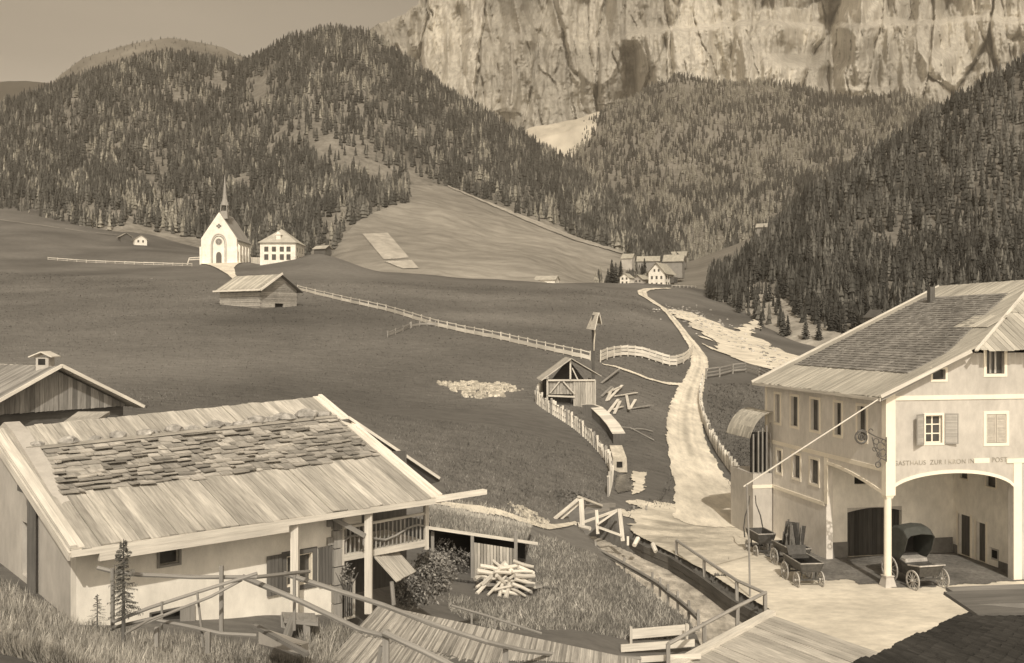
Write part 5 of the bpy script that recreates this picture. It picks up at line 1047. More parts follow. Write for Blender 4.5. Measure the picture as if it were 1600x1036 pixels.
# retaining wall of the right bank
rwp = [yv(x, y, -.02) for x, y in [(985, 838), (1012, 852), (1050, 868), (1100, 899), (1151, 936), (1204, 964)]]
t = thing('retaining_wall', 'dark timber retaining wall holding the right bank of the stream', 'wall', rwp[0])
for a, b_ in zip(rwp[:-1], rwp[1:]):
    b = MB()
    for k in range(4):
        z0 = -1.5+k*.37; o_ = Vector((-.14-.02*(k % 2), -.08, 0)); b.beam(Vector((a.x, a.y, z0+.18))+o_, Vector((b_.x, b_.y, z0+.18))+o_, .16, .35, random.uniform(-.2, .2))
    b.build('timber_wall', m_timber_d, t)
# low board walls at the garden's front corner
t = thing('board_fence', 'low fence of pale boards at the front corner of the garden', 'fence', yv(1035, 1005, .3))
for (x0, y0), (x1, y1), hh in (((986, 992), (1076, 984), .36), ((970, 1012), (1085, 1003), .26), ((1000, 1028), (1095, 1022), .2)):
    b = MB(); p, q = yv(x0, y0+8, .2), yv(x1, y1+8, .2); b.beam(p+Vector((0, 0, hh*.6)), q+Vector((0, 0, hh*.6)), .06, hh, .1); b.build('board', m_timber, t)
for px, y in ((986, 1005), (1073, 1000)): fence_post(t, yv(px, y, .2), .6, .09, m_timber)
# gantry and sluice frame over the upper stream
t = thing('timber_frame', 'skewed timber frame of posts and braces standing over the stream head', 'frame', yv(906, 822, .2))
S_ = [((908, 779), (910, 824), .26, 52.3, 52.3), ((848, 826), (903, 780), .17, 50.6, 52.3), ((858, 827), (905, 786), .12, 51, 52.6), ((904, 776), (940, 790), .15, 52.2, 54.5), ((841, 829), (906, 818), .17, 50.6, 52.5), ((906, 818), (968, 796), .15, 52.5, 55), ((932, 797), (934, 834), .17, 52, 52), ((968, 795), (973, 845), .21, 51.8, 51.8), ((934, 819), (967, 796), .13, 51.9, 51.9), ((936, 824), (972, 837), .15, 51.8, 51.7), ((913, 792), (958, 789), .32, 53.5, 56), ((913, 801), (950, 795), .2, 53, 55), ((981, 838), (981, 852), .12, 51, 51)]
for k, (a, b_, w_, d0, d1_) in enumerate(S_): b = MB(); b.beam(P(*a, d0), P(*b_, d1_), w_, w_*.7, random.uniform(-.05, .25)); b.build('beam', m_timber if k not in (10, 11) else m_timber_m, t)
for (a, b_) in (((997, 841), (991, 852)), ((1020, 850), (1025, 862)), ((906, 822), (922, 826))): log(P(*a, 50.8), P(*b_, 50.3), .12, 'short pale timber stub lying at the stream edge below the frame', 'timber stubs at the stream')
t = thing('sluice_box', 'small dark sluice box with posts at the edge of the sandy slope', 'sluice', yv(1000, 812, .2))
b = MB(); b.hexa([P(990, 812, 59), P(1008, 812, 59), P(1008, 810, 60.2), P(990, 810, 60.2)], [P(990, 795, 59), P(1008, 795, 59), P(1008, 794, 60.2), P(990, 794, 60.2)]); b.build('box', m_timber_d, t)
for px in (990, 1010): b = MB(); b.beam(P(px, 814, 58.8), P(px, 790, 58.8), .12, .1, 0); b.build('post', m_timber_m, t)
# loose pale boards on the roof of the frame: none
# ---------------------------------------------------------------- small firs and bushes near the camera
def leaf_cloud(c, rx, ry, rz_, n, size, rn, tv=.5):
    V = []; T = []
    for k in range(n):
        while True:
            x, y, z = rn.uniform(-1, 1), rn.uniform(-1, 1), rn.uniform(-1, 1); q = x*x+y*y+z*z
            if q < 1 and rn.random() < q+.25: break
        p = Vector((c[0]+x*rx, c[1]+y*ry, c[2]+z*rz_)); u = Vector((rn.uniform(-1, 1), rn.uniform(-1, 1), rn.uniform(-1, 1))).normalized(); v = u.orthogonal().normalized(); s_ = size*rn.uniform(.6, 1.3)
        V.append((p, p+u*s_+v*s_*.4, p+u*s_*1.6, p+u*s_-v*s_*.4)); T.append(rn.uniform(-tv, tv))
    return V, T
def bush(name, label, cen, blobs_, n, size, mat=m_bush, seed=1, cat='bush', group=None):
    rn = random.Random(seed); t = thing(name, label, cat, cen, 0, group); m = MB()
    for (dx, dy, dz, rx, ry, rz_) in blobs_:
        V, T = leaf_cloud((cen[0]+dx, cen[1]+dy, cen[2]+dz), rx, ry, rz_, n, size, rn)
        for q, tt in zip(V, T): m.face(q, None, tt)
    m.build('foliage', mat, t); m = MB()
    for k in range(6): a_ = k*1.05; m.tube([cen, Vector(cen)+Vector((math.cos(a_)*.3, math.sin(a_)*.3, .6))], .03, 5, r2=.01)
    m.build('stem', m_bark, t); return t
bc = hit(665, 945, 24)
bc = Vector((P(664, 930, 29).x, 29, P(664, 945, 29).z))
bush('bush', 'large speckled bush beside the dark space under the farmhouse gallery', bc, [(0, 0, .7, .75, .6, .75), (-.5, .1, .35, .5, .5, .5), (.45, .1, .9, .5, .4, .6), (.15, 0, 1.2, .45, .4, .45)], 620, .075, seed=4)
bc2 = Vector((P(712, 880, 41.5).x, 41.5, 1.0)); bush('bush', 'dim leafy shrub in the shade of the turf-roofed shed', bc2, [(0, 0, .6, .8, .5, .6), (-.5, 0, 1.0, .6, .4, .6)], 420, .07, seed=6)
bc3 = P(542, 930, 25.2); bush('potted_plant', 'small pale flowering plant at the window beside the log corner', bc3, [(0, 0, .55, .18, .18, .3)], 120, .05, seed=7, cat='plant')
def fir_small(name, label, base_, h, n, seed, r_=.22, group=None):
    rn = random.Random(seed); t = thing(name, label, 'fir', base_, 0, group); m = MB(); m.tube([base_-Vector((0, 0, .1)), base_+Vector((0, 0, h))], .025*h, 6, r2=.006); m.build('trunk', m_bark, t); m = MB()
    for k in range(n):
        f = ((k+rn.random())/n)**.9; z = h*(.22+.76*f); L_ = r_*h*((1-f)**.7)*rn.uniform(.35, 1.25)+.02*h; a_ = rn.uniform(0, 6.283); d = Vector((math.cos(a_), math.sin(a_), -.35+.5*f)); p0 = base_+Vector((0, 0, z)); s_ = Vector((-math.sin(a_), math.cos(a_), 0))
        m.face([p0-s_*.003*h, p0+d*L_, p0+s_*.003*h], None, -.4)
        for q in range(9):
            u = .15+.85*q/9; pc = p0+d*L_*u; w_ = .05*h*(1.1-u)*rn.uniform(.5, 1.3); hh_ = rn.uniform(.01, .035)*h
            for sg_ in (-1, 1): m.face([pc, pc+s_*sg_*w_+d*w_*.8-Vector((0, 0, hh_)), pc+d*.012*h-Vector((0, 0, .004))], None, rn.uniform(-.3, .7))
    m.build('crown', m_leafm, t); return t
fir_small('young_fir', 'thin young fir in front of the white farmhouse wall', P(193, 992, 15.0), 1.5, 130, 3, .17)
fir_small('young_fir', 'tiny fir sprouting from the grass bank beside the taller young fir', P(152, 992, 14.6), .62, 60, 5, .3)
# ---------------------------------------------------------------- grass blades
def blades(name, label, maskf, pxr, pyr, n, h, w_, mat, seed, lean=.35, kind='stuff', pal=(-.45, .6), bias=None, dmin=8, dref=0, dmax=70):
    rn = np.random.default_rng(seed); px = rn.uniform(*pxr, n); py = rn.uniform(*pyr, n); k = maskf(px, py); px, py = px[k], py[k]
    D = np.exp(np.linspace(math.log(dmin), math.log(dmax), 900)); gx = np.linspace(pxr[0], pxr[1], 150); gy = np.linspace(pyr[0], pyr[1], 150)
    tab = np.zeros((150, 150))
    for c in range(150):
        gz = G((gx[c]-CX)/F*D, D); zz = CH-(gy[:, None]-CY)/F*D[None]; tab[:, c] = D[(gz[None] >= zz).argmax(1)]
    fx = np.clip((px-gx[0])/(gx[1]-gx[0]), 0, 148.99); fy = np.clip((py-gy[0])/(gy[1]-gy[0]), 0, 148.99); i0 = fx.astype(int); j0 = fy.astype(int); fx -= i0; fy -= j0
    Dq = (tab[j0, i0]*(1-fx)+tab[j0, i0+1]*fx)*(1-fy)+(tab[j0+1, i0]*(1-fx)+tab[j0+1, i0+1]*fx)*fy
    X = (px-CX)/F*Dq; Y = Dq; Z_ = G(X, Y); hh = h*rn.uniform(.5, 1.3, len(px))*(Dq/dref if dref else 1); an_ = rn.uniform(0, 3.14, len(px)); ww = w_*rn.uniform(.6, 1.4, len(px))*(Dq/dref if dref else 1); lx = rn.normal(0, lean, len(px))*hh; ly = rn.normal(0, lean, len(px))*hh
    A = np.stack([X-ww*np.cos(an_), Y-ww*np.sin(an_), Z_-.03], -1); B = np.stack([X+ww*np.cos(an_), Y+ww*np.sin(an_), Z_-.03], -1); C_ = np.stack([X+lx, Y+ly, Z_+hh], -1); Mx = np.stack([X+lx*.4, Y+ly*.4, Z_+hh*.6], -1)
    V = np.stack([A, B, C_], 1).reshape(-1, 3); tn = rn.uniform(*pal, len(px))+(.35*fbm(px/22, py/14, 3)); o = np_mesh(name, V, np.arange(len(V)).reshape(-1, 3), mat, smooth=False, tint=tn); tag(o, label, 'grass', kind=kind); return o
bank_edge = lambda px: np.interp(px, [0, 100, 180, 300, 400, 430], [905, 960, 985, 995, 1010, 1030])
blades('bank_grass', 'tall dry grass on the bank in the lower left corner', lambda x, y: y > bank_edge(x), (-80, 470), (900, 1130), 42000, .17, .008, m_blade, 3, lean=.3)
GARD = [(700, 930), (745, 940), (840, 935), (836, 885), (815, 850), (850, 838), (931, 868), (1020, 922), (1092, 985), (1070, 1000), (980, 1000), (900, 985), (760, 985), (700, 955)]
blades('garden_grass', 'rough tufted grass of the garden plot between shed and stream', lambda x, y: inpoly(x, y, GARD), (690, 1100), (835, 1010), 30000, .2, .02, m_blade_d, 4, lean=.4, pal=(-.35, .7), dmin=30)
blades('farm_weeds', 'weeds growing along the foot of the farmhouse wall', lambda x, y: inpoly(x, y, [(470, 1000), (520, 985), (560, 1000), (600, 1040), (470, 1060)]), (460, 620), (980, 1060), 3500, .35, .012, m_blade, 5, dmin=14)
blades('slope_grass', 'short trampled grass on the sandy slope above the stream', lambda x, y: inpoly(x, y, [(985, 800), (1050, 785), (1150, 800), (1160, 850), (1120, 890), (1060, 860), (1000, 845)]), (980, 1170), (780, 895), 3500, .1, .025, m_sand, 6, dmin=30, pal=(-.5, .1))
blades('meadow_edge_grass', 'pale grass tufts along the bank path above the turf roof', lambda x, y: inpoly(x, y, [(660, 776), (760, 788), (860, 815), (860, 830), (800, 815), (660, 790)]), (655, 865), (770, 835), 3000, .18, .02, m_blade, 7, dmin=35, pal=(0, .9))

blades('meadow_tufts', 'short dark meadow grass between the farmhouse and the slab fence', lambda x, y: (RNG.random(x.shape) < np.clip((y-545)/170, 0, 1)) & inpoly(x, y, [(200, 545), (860, 545), (838, 635), (845, 650), (950, 740), (940, 785), (860, 805), (700, 780), (690, 745), (510, 610), (200, 640)]), (200, 960), (545, 810), 60000, .13, .035, m_meadow, 11, lean=.5, dmin=40, pal=(-.3, .55))
blades('road_tufts', 'dark grass tufts fringing the dusty road and the yard', lambda x, y: (np.abs(polydist(x, y, [(1030, 790), (1052, 745), (1042, 700), (1042, 660), (1052, 620), (1070, 592)])[0]) < 5) | (polydist(x, y, [(1150, 775), (1125, 735), (1112, 690), (1100, 650), (1102, 605)])[0] < 4) | (polydist(x, y, [(982, 835), (985, 800), (1010, 788), (1045, 790)])[0] < 9*RNG.random(x.shape)), (980, 1170), (585, 810), 9000, .2, .04, m_meadow, 12, lean=.5, dmin=45, pal=(-.3, .6))

blades('far_meadow_tufts', 'grass texture of the wide dark meadow in the middle distance', lambda x, y: inpoly(x, y, [(0, 425), (340, 440), (480, 440), (620, 440), (990, 455), (1075, 555), (1050, 740), (960, 740), (840, 620), (760, 640), (200, 640), (0, 560)]), (0, 1090), (425, 740), 75000, .04, .05, m_meadow, 21, lean=.8, dmin=48, dmax=420, dref=60, pal=(-.1, .25))
blades('bank_meadow_tufts', 'grass texture of the dark meadow between the road and the inn', lambda x, y: inpoly(x, y, [(1105, 600), (1190, 600), (1200, 700), (1165, 760), (1105, 670)]), (1100, 1210), (590, 770), 7000, .1, .05, m_meadow, 22, lean=.6, dmin=48, dmax=200, dref=60, pal=(-.35, .3))
# ---------------------------------------------------------------- chapel, school, huts, village
def house(name, label, loc, rz, w, d, hw, rise, roofm=None, wallm=None, cat='house', ov=.5, wins=(), sidewins=(), hip=0, group=None, found=4, chimney=False, axis='y', sidewall=None, door=None, winm=None, tframe=False):
    """gable faces -y (ridge along y); base centre of the front at loc"""
    t = thing(name, label, cat, loc, rz, group); wm = wallm or m_plaster_w; b = MB(); x = w/2
    b.hexa([(-x, 0, -found), (x, 0, -found), (x, d, -found), (-x, d, -found)], [(-x, 0, hw), (x, 0, hw), (x, d, hw), (-x, d, hw)])
    if not hip:
        for y0, y1 in ((0, .3), (d-.3, d)): b.hexa([(-x, y0, hw), (x, y0, hw), (x, y1, hw), (-x, y1, hw)], [(-.05, y0, hw+rise-.1), (.05, y0, hw+rise-.1), (.05, y1, hw+rise-.1), (-.05, y1, hw+rise-.1)])
    b.build('wall', wm, t, local=True)
    rm = roofm or m_innboard; k = rise/x; r = MB(); xe = x+ov; ze = hw-k*ov; th = .12
    for sx in (-1, 1):
        hy = hip*(1 if hip else 0)
        P4 = [(sx*xe, -ov, ze), (sx*xe, d+ov, ze), (0, d+ov-hy, hw+rise), (0, -ov+hy, hw+rise)]
        if sx < 0: P4 = P4[::-1]
        r.hexa(P4, [(p[0], p[1], p[2]+th) for p in P4], 0.05*sx)
    if hip:
        for yy, s_ in ((-ov, 1), (d+ov, -1)):
            P3 = [(-xe, yy, ze), (xe, yy, ze), (0, yy+s_*hip, hw+rise)]
            r.face([(p[0], p[1], p[2]+th) for p in P3]); r.face(P3[::-1])
    rr = r.build('roof', rm, t, local=True)
    for (u, z, ww, wh) in wins:
        a = MB()
        if tframe: a.box(u-ww/2-.18, -.06, z-.18, u+ww/2+.18, .001, z+wh+.18)
        else: a.box(u-ww/2-.06, -.04, z-.06, u+ww/2+.06, .001, z+wh+.06)
        o = a.build('window', m_trim, t, local=True); a = MB(); a.box(u-ww/2, -.08, z, u+ww/2, -.065, z+wh); a.build('pane', winm or m_glass, o, local=True)
    for (u, z, ww, wh) in sidewins:
        a = MB(); a.box(x-.001, u-ww/2-.06, z-.06, x+.05, u+ww/2+.06, z+wh+.06); o = a.build('window', m_trim, t, local=True); a = MB(); a.box(x+.055, u-ww/2, z, x+.07, u+ww/2, z+wh); a.build('pane', winm or m_glass, o, local=True)
    if door: a = MB(); u, ww, wh = door; a.box(u-ww/2, -.07, 0, u+ww/2, .001, wh); a.build('door', m_timber_d, t, local=True)
    if chimney: a = MB(); a.box(-.4, d*.55, hw+rise-.6, .4, d*.55+.8, hw+rise+1.0); a.build('chimney', m_plaster_w, t, local=True)
    return t
# chapel
cp = P(342, 414, 318); ch = thing('chapel', 'small white gothic chapel with a slender needle spire on the meadow rise', 'chapel', cp)
x, hw, rise, d = 5.9, 8.8, 8.6, 16
b = MB(); b.hexa([(-x, 0, -6), (x, 0, -6), (x, d, -6), (-x, d, -6)], [(-x, 0, hw), (x, 0, hw), (x, d, hw), (-x, d, hw)]); b.hexa([(-x, 0, hw), (x, 0, hw), (x, .5, hw), (-x, .5, hw)], [(-.05, 0, hw+rise), (.05, 0, hw+rise), (.05, .5, hw+rise), (-.05, .5, hw+rise)]); b.hexa([(-x, d-.5, hw), (x, d-.5, hw), (x, d, hw), (-x, d, hw)], [(-.05, d-.5, hw+rise), (.05, d-.5, hw+rise), (.05, d, hw+rise), (-.05, d, hw+rise)]); b.build('wall', m_plaster_w, ch, local=True)
b = MB()
for sx in (-1, 1):
    P4 = [(sx*(x+.5), .55, hw-.7), (sx*(x+.5), d+.4, hw-.7), (0, d+.4, hw+rise+.05), (0, .55, hw+rise+.05)]
    if sx < 0: P4 = P4[::-1]
    b.hexa([(p[0], p[1], p[2]-.0) for p in P4], [(p[0], p[1], p[2]+.2) for p in P4])
b.build('roof', m_slate, ch, local=True)
def garc(b, w_, z0, z1, y, th, seg=10, wd=.35):
    """pointed arch outline"""
    L_ = [(-w_/2, z0)]; zs = z1-w_*.8; L_.append((-w_/2, zs))
    for i in range(1, seg+1): a = i/seg; L_.append((-w_/2*math.cos(a*math.pi/2)**.9, zs+(z1-zs)*math.sin(a*math.pi/2)**1.0))
    R_ = [(-p[0], p[1]) for p in L_[:-1]][::-1]; pts = L_+R_
    for p, q in zip(pts[:-1], pts[1:]): b.beam((p[0], y, p[1]), (q[0], y, q[1]), th, wd, 0, up=(0, 1, 0))
    return pts
b = MB(); garc(b, 5.0, 0, 10.3, -.12, .3); b.build('arch_moulding', m_plaster_g, ch, local=True)
b = MB(); garc(b, 4.1, 0, 9.6, -.08, .12); b.build('arch_moulding', m_plinth, ch, local=True)
b = MB(); pts = garc(MB(), 1.8, 0, 4.3, 0, .1); b.face([(p[0], -.12, p[1]) for p in pts]); b.face([(p[0], -.02, p[1]) for p in pts][::-1]); b.build('door', m_timber_d, ch, local=True)
b = MB(); ps = [(1.05*math.cos(6.283*k/20), 7.7+1.05*math.sin(6.283*k/20)) for k in range(20)]; b.face([(p[0], -.1, p[1]) for p in ps]); o = b.build('round_window', m_plinth, ch, local=True)
b = MB(); 
for k in range(20): p, q = ps[k], ps[(k+1) % 20]; b.beam((p[0], -.12, p[1]), (q[0], -.12, q[1]), .14, .14, 0)
for k in range(4): a = math.pi*k/4; b.beam((-.9*math.cos(a), -.13, 7.7-.9*math.sin(a)), (.9*math.cos(a), -.13, 7.7+.9*math.sin(a)), .08, .06, 0)
b.build('tracery', m_plaster_g, o, local=True)
b = MB(); 
for dx, dz in ((0, .45), (0, -.45), (.5, 0), (-.5, 0)): b.box(dx-.3, -.12, 12.9+dz-.3, dx+.3, -.01, 12.9+dz+.3)
b.build('cross_opening', m_plinth, ch, local=True)
for u in (1.6, 5.2, 8.8, 12.4): b = MB(); b.box(x, u, -3, x+.7, u+.5, 6.4); b.hexa([(x, u, 6.4), (x+.7, u, 6.4), (x+.7, u+.5, 6.4), (x, u+.5, 6.4)], [(x, u, 7.2), (x+.05, u, 7.2), (x+.05, u+.5, 7.2), (x, u+.5, 7.2)]); b.build('buttress', m_plaster_w, ch, local=True)
for u in (3.6, 7.2, 10.8): b = MB(); b.box(x-.01, u, 2.5, x+.05, u+.8, 6.6); b.build('window', m_plinth, ch, local=True)
for sx in (-1, 1): b = MB(); b.box(sx*x-.35, -.5, -3, sx*x+.35, -.001, 6); b.build('buttress', m_plaster_w, ch, local=True)
b = MB(); zt = hw+rise; b.hexa([(-1.3, .6, zt-2.0), (1.3, .6, zt-2.0), (1.3, 3.2, zt-2.0), (-1.3, 3.2, zt-2.0)], [(-1.1, .8, zt+.6), (1.1, .8, zt+.6), (1.1, 3.0, zt+.6), (-1.1, 3.0, zt+.6)])
tx = 1.4; tur = thing_ = None
for X_, Y_ in ((-1.05, .85), (1.05, .85), (-1.05, 2.95), (1.05, 2.95)): b.beam((X_, Y_, zt+.6), (X_*.9, 1.9+(Y_-1.9)*.9, zt+2.6), .25, .25, 0)
b.build('turret', m_slate, ch, local=True)
b = MB(); n = 8; base_ = [(1.45*math.cos(6.283*(k+.5)/n), 1.9+1.45*math.sin(6.283*(k+.5)/n), zt+2.5) for k in range(n)]; m2 = [(.75*math.cos(6.283*(k+.5)/n), 1.9+.75*math.sin(6.283*(k+.5)/n), zt+4.6) for k in range(n)]; tip = (0, 1.9, zt+13.2)
for k in range(n): b.face([base_[k], base_[(k+1) % n], m2[(k+1) % n], m2[k]]); b.face([m2[k], m2[(k+1) % n], tip])
b.face(base_[::-1]); sp_ = b.build('spire', m_slate, ch, local=True); b = MB(); b.tube([(0, 1.9, zt+12.8), (0, 1.9, zt+14.4)], .07, 5); b.tube([(-.35, 1.9, zt+13.9), (.35, 1.9, zt+13.9)], .06, 5); b.build('cross', m_iron, sp_, local=True)
for o in ch.children:
    if o.name.startswith(('turret', 'spire')): o.location.x += 1.4
w_ = [(-3.6, 4.8, 1.3, 1.6), (-1.2, 4.8, 1.3, 1.6), (1.3, 4.8, 1.3, 1.6), (3.4, 4.8, 1.3, 1.6)]; w_ += [(a, 2.2, c, 1.8) for a, _, c, _ in w_]+[(1.3, -.9, 1.3, 1.1), (3.4, -.9, 1.3, 1.1)]
sc_ = house('schoolhouse', 'white two-storey schoolhouse with hipped roof beside the chapel', P(434, 417, 303), 0, 11.2, 13, 8.0, 4.3, roofm=m_innboard, wins=w_, sidewins=[(u, z, .9, 1.5) for u in (2.5, 6, 9.5) for z in (2.2, 4.8)], hip=5.5, cat='schoolhouse', found=8, ov=.6)
b = MB(); b.box(-.7, -.5, 8.5, .7, 2.2, 10.2); b.hexa([(-1, -.8, 10.2), (1, -.8, 10.2), (1, 3, 10.2), (-1, 3, 10.2)], [(-.05, -.8, 11.2), (.05, -.8, 11.2), (.05, 3, 11.2), (-.05, 3, 11.2)]); b.box(-.35, -.55, 9, .35, -.5, 9.9)
o = b.build('dormer', m_plaster_w, sc_, local=True); o.location.y = 1.2
b = MB(); a, c = P(392, 414, 322), P(408, 414, 308); b.hexa([a-Vector((0, 0, 3)), c-Vector((0, 0, 3)), c+Vector((0, .4, -3)), a+Vector((0, .4, -3))], [a+Vector((0, 0, 2.6)), c+Vector((0, 0, 2.4)), c+Vector((0, .4, 2.4)), a+Vector((0, .4, 2.6))]); o = b.build('garden_wall', m_plaster_w); tag(o, 'short white wall linking chapel and schoolhouse', 'wall')
t = thing('gate_frame', 'small white gate frame at the left of the chapel', 'gate', P(295, 414, 318))
for a, c in (((292, 416), (296, 403)), ((296, 403), (314, 402)), ((296, 406), (314, 405))): b = MB(); b.beam(P(*a, 318), P(*c, 318), .35, .3, .1); b.build('bar', m_timber, t)
# log barn on the meadow
cz = hit(407, 482); ks = cz.y/180; bn = thing('log_barn', 'grey log barn with shingled roof standing on the meadow below the chapel', 'barn', cz)
Ld, Gd = Vector((-.82, .57, 0)), Vector((.57, .82, 0)); Lb, Wb = 11.8, 9.0; H1 = 3.9
def bp(l, q, z): return cz+(Ld*l+Gd*q+Vector((0, 0, z)))*ks
b = MB(); nl = 14
for k in range(nl):
    z0 = -1.5+5.4*k/nl; z1 = z0+5.4/nl*.93; j_ = .06*(k % 2)
    b.hexa([bp(0, -j_, z0), bp(Lb, -j_, z0), bp(Lb, .3, z0), bp(0, .3, z0)], [bp(0, -j_, z1), bp(Lb, -j_, z1), bp(Lb, .3, z1), bp(0, .3, z1)], random.uniform(-.25, .3))
b.build('log_wall', m_plank_d if 0 else m_shake, bn)
b = MB()
for k in range(22):
    z0 = -1.5+8.0*k/22; z1 = z0+8.0/22*.92; tt = max(0, (z0-H1+.1))/ (2.6); q0, q1 = Wb/2*tt, Wb-Wb/2*tt
    if q1-q0 < .3: break
    segs = [(q0, q1)] if not -.9 < z0 < 1.0 else [(q0, 3.5), (5.7, q1)]
    for s0, s1 in segs: b.hexa([bp(-.03*(k % 2), s0, z0), bp(.3, s0, z0), bp(.3, s1, z0), bp(-.03*(k % 2), s1, z0)], [bp(-.03*(k % 2), s0, z1), bp(.3, s0, z1), bp(.3, s1, z1), bp(-.03*(k % 2), s1, z1)], random.uniform(-.25, .3))
b.build('gable_wall', m_shake, bn)
b = MB(); b.hexa([bp(.35, .35, -1.5), bp(Lb, .35, -1.5), bp(Lb, Wb-.1, -1.5), bp(.35, Wb-.1, -1.5)], [bp(.35, .35, H1-.1), bp(Lb, .35, H1-.1), bp(Lb, Wb-.1, H1-.1), bp(.35, Wb-.1, H1-.1)]); b.build('core', m_dark, bn)
b = MB(); b.boards(bp(-1, -.9, H1-.55), bp(Lb+.8, -.9, H1-.55), bp(Lb+.8, Wb/2, H1+2.75), bp(-1, Wb/2, H1+2.75), 34, th=.14, end=.12, tv=.3); b.build('roof', m_innboard, bn)
b = MB(); b.boards(bp(Lb+.8, Wb+.9, H1-.55), bp(-1, Wb+.9, H1-.55), bp(-1, Wb/2, H1+2.75), bp(Lb+.8, Wb/2, H1+2.75), 20, th=.14); b.build('rear_roof', m_plank_d, bn)
b = MB(); b.beam(bp(-1.05, -.9, H1-.5), bp(-1.05, Wb/2, H1+2.85), .15, .35, .3); b.beam(bp(-1.05, -1, H1-.45), bp(Lb+.8, -1, H1-.45), .15, .25, .3); b.build('barge_board', m_timber, bn)
# huts
house('hut', 'dark hut, the left one of the pair on the far left meadow', P(197, 375, 420), math.radians(35), 4.5, 5, 1.6, 1.4, wallm=m_timber_d, cat='hut', ov=.5)
house('hut', 'hut with pale gable, the right one of the pair on the far left meadow', P(220, 381, 410), math.radians(28), 5, 5.5, 2.0, 1.8, wallm=m_plaster_w, cat='hut', ov=.5, wins=[(-1, .6, .7, 1), (.9, .6, .7, 1)])
house('hut', 'low dark hut with pale roof to the right of the schoolhouse', P(513, 394, 335), math.radians(62), 3.4, 5, 1.3, 1.0, wallm=m_timber_d, cat='hut', ov=.5, found=1)
house('hut', 'low pale-roofed hut peeping over the dark meadow crest', P(870, 441, 420), math.radians(70), 6, 9, 1.2, 1.6, wallm=m_plaster_w, cat='hut', ov=.6)
house('hut', 'small hut high on the edge of the black spruce forest', P(1212, 360, 600), math.radians(65), 7, 11, 2.4, 2.2, wallm=m_timber_m, cat='hut', ov=.8)
house('hut', 'dark gabled hut just showing above the left slope of the inn roof', P(1377, 502, 140), math.radians(10), 1.7, 3, .7, .9, wallm=m_timber_d, roofm=m_timber_d, cat='hut', ov=.2)
# village
m_vroof = M('village_roof', .42, .2, .12, (1, 1, 1), .3, bump=.1, tone=(1, .95, .82))
V3 = [(-2.2, 1, .9, 1.4), (0, 1, .9, 1.4), (2.2, 1, .9, 1.4), (-2.2, 4, .9, 1.4), (0, 4, .9, 1.4), (2.2, 4, .9, 1.4), (-1, 7.3, .8, 1.2), (1, 7.3, .8, 1.2)]
vh = house('village_house', 'tall white three-storey house with broad roof where the road reaches the hamlet', P(1026, 450, 430), math.radians(-28), 7.6, 13, 7.2, 4.2, roofm=m_vroof, wins=V3, sidewins=[(2, 1, 1.4, 1.8), (2, 4, 1.4, 1.6), (5, 1, 1.2, 1.6), (5, 4, 1.2, 1.6)], ov=1.0)
b = MB(); b.box(3.82, 7, 2.5, 5.6, 12.6, 5.2); b.build('side_balcony', m_timber_d, vh, local=True)
house('village_house', 'small white house at the left end of the hamlet in front of dark trees', P(976, 446, 430), math.radians(-30), 4.6, 5, 3.6, 1.8, roofm=m_vroof, wins=[(-1, .6, .8, 1.2), (1, .6, .8, 1.2), (-1, 2.6, .8, 1), (1, 2.6, .8, 1)], ov=.5)
house('village_house', 'small grey house with white base beside the tall hamlet house', P(997, 447, 436), math.radians(-40), 4.5, 5, 3.4, 1.7, roofm=m_vroof, wallm=m_plaster_g, wins=[(-1, 1.8, .8, 1), (1, 1.8, .8, 1)], ov=.7)
house('village_house', 'little gabled house behind the hamlet with pale side wall', P(990, 415, 520), math.radians(62), 4.6, 6, 4.2, 2.2, roofm=m_vroof, wallm=m_plaster_g, ov=.5)
house('village_house', 'long low roof in the middle of the hamlet behind the tall house', P(1030, 418, 500), math.radians(78), 6, 11, 3.5, 2.4, roofm=m_vroof, wallm=m_timber_m, ov=.6)
house('village_barn', 'big barn with pale roof at the right end of the hamlet', P(1068, 422, 470), math.radians(70), 7, 9, 4.6, 3, roofm=m_vroof, wallm=m_timber_m, cat='barn', ov=.7)
house('village_barn', 'uppermost barn roof at the right back of the hamlet', P(1072, 408, 560), math.radians(72), 7, 10, 3.0, 2.6, roofm=m_vroof, wallm=m_timber_m, cat='barn', ov=.7)
# ---------------------------------------------------------------- shrine, sawmill shed, scattered timber
b0 = Vector((P(927, 592, 88).x, 88, g(P(927, 592, 88).x, 88))); zs = lambda py: CH-(py-CY)/F*88
cx_ = thing('wayside_cross', 'tall wayside cross post with a steep little roof above the meadow fence', 'shrine', b0)
b = MB(); b.beam(b0-Vector((0, 0, .2)), (b0.x, 88, zs(492)), .26, .24, -.2); b.build('post', m_timber_d, cx_)
b = MB(); x0 = b0.x; zt = zs(489)
for q in ([(928, 488, 89.2), (936, 489, 86.8), (930, 516, 86.6), (917, 514, 89.0)], [(936, 489, 86.8), (928, 488, 89.2), (932, 504, 89.6), (940, 507, 87.2)]):
    T4 = [P(*v) for v in q]; n_ = (T4[1]-T4[0]).cross(T4[3]-T4[0]).normalized()*.07; b.hexa([v-n_ for v in T4], T4, .1)
b.build('roof', m_timber, cx_)
b = MB(); b.tube([(x0+.1, 87.82, zs(512)), (x0+.12, 87.8, zs(522)), (x0+.06, 87.8, zs(535)), (x0+.05, 87.82, zs(548))], .09, 7, r2=.05); b.tube([(x0-.25, 87.84, zs(506)), (x0+.1, 87.8, zs(513)), (x0+.4, 87.84, zs(506))], .05, 6); b.tube([(x0+.1, 87.8, zs(511)), (x0+.12, 87.78, zs(505))], .09, 8, r2=.07); b.build('carved_figure', m_stone_p, cx_)
sb = hit(893, 634); D_s = sb.y; 
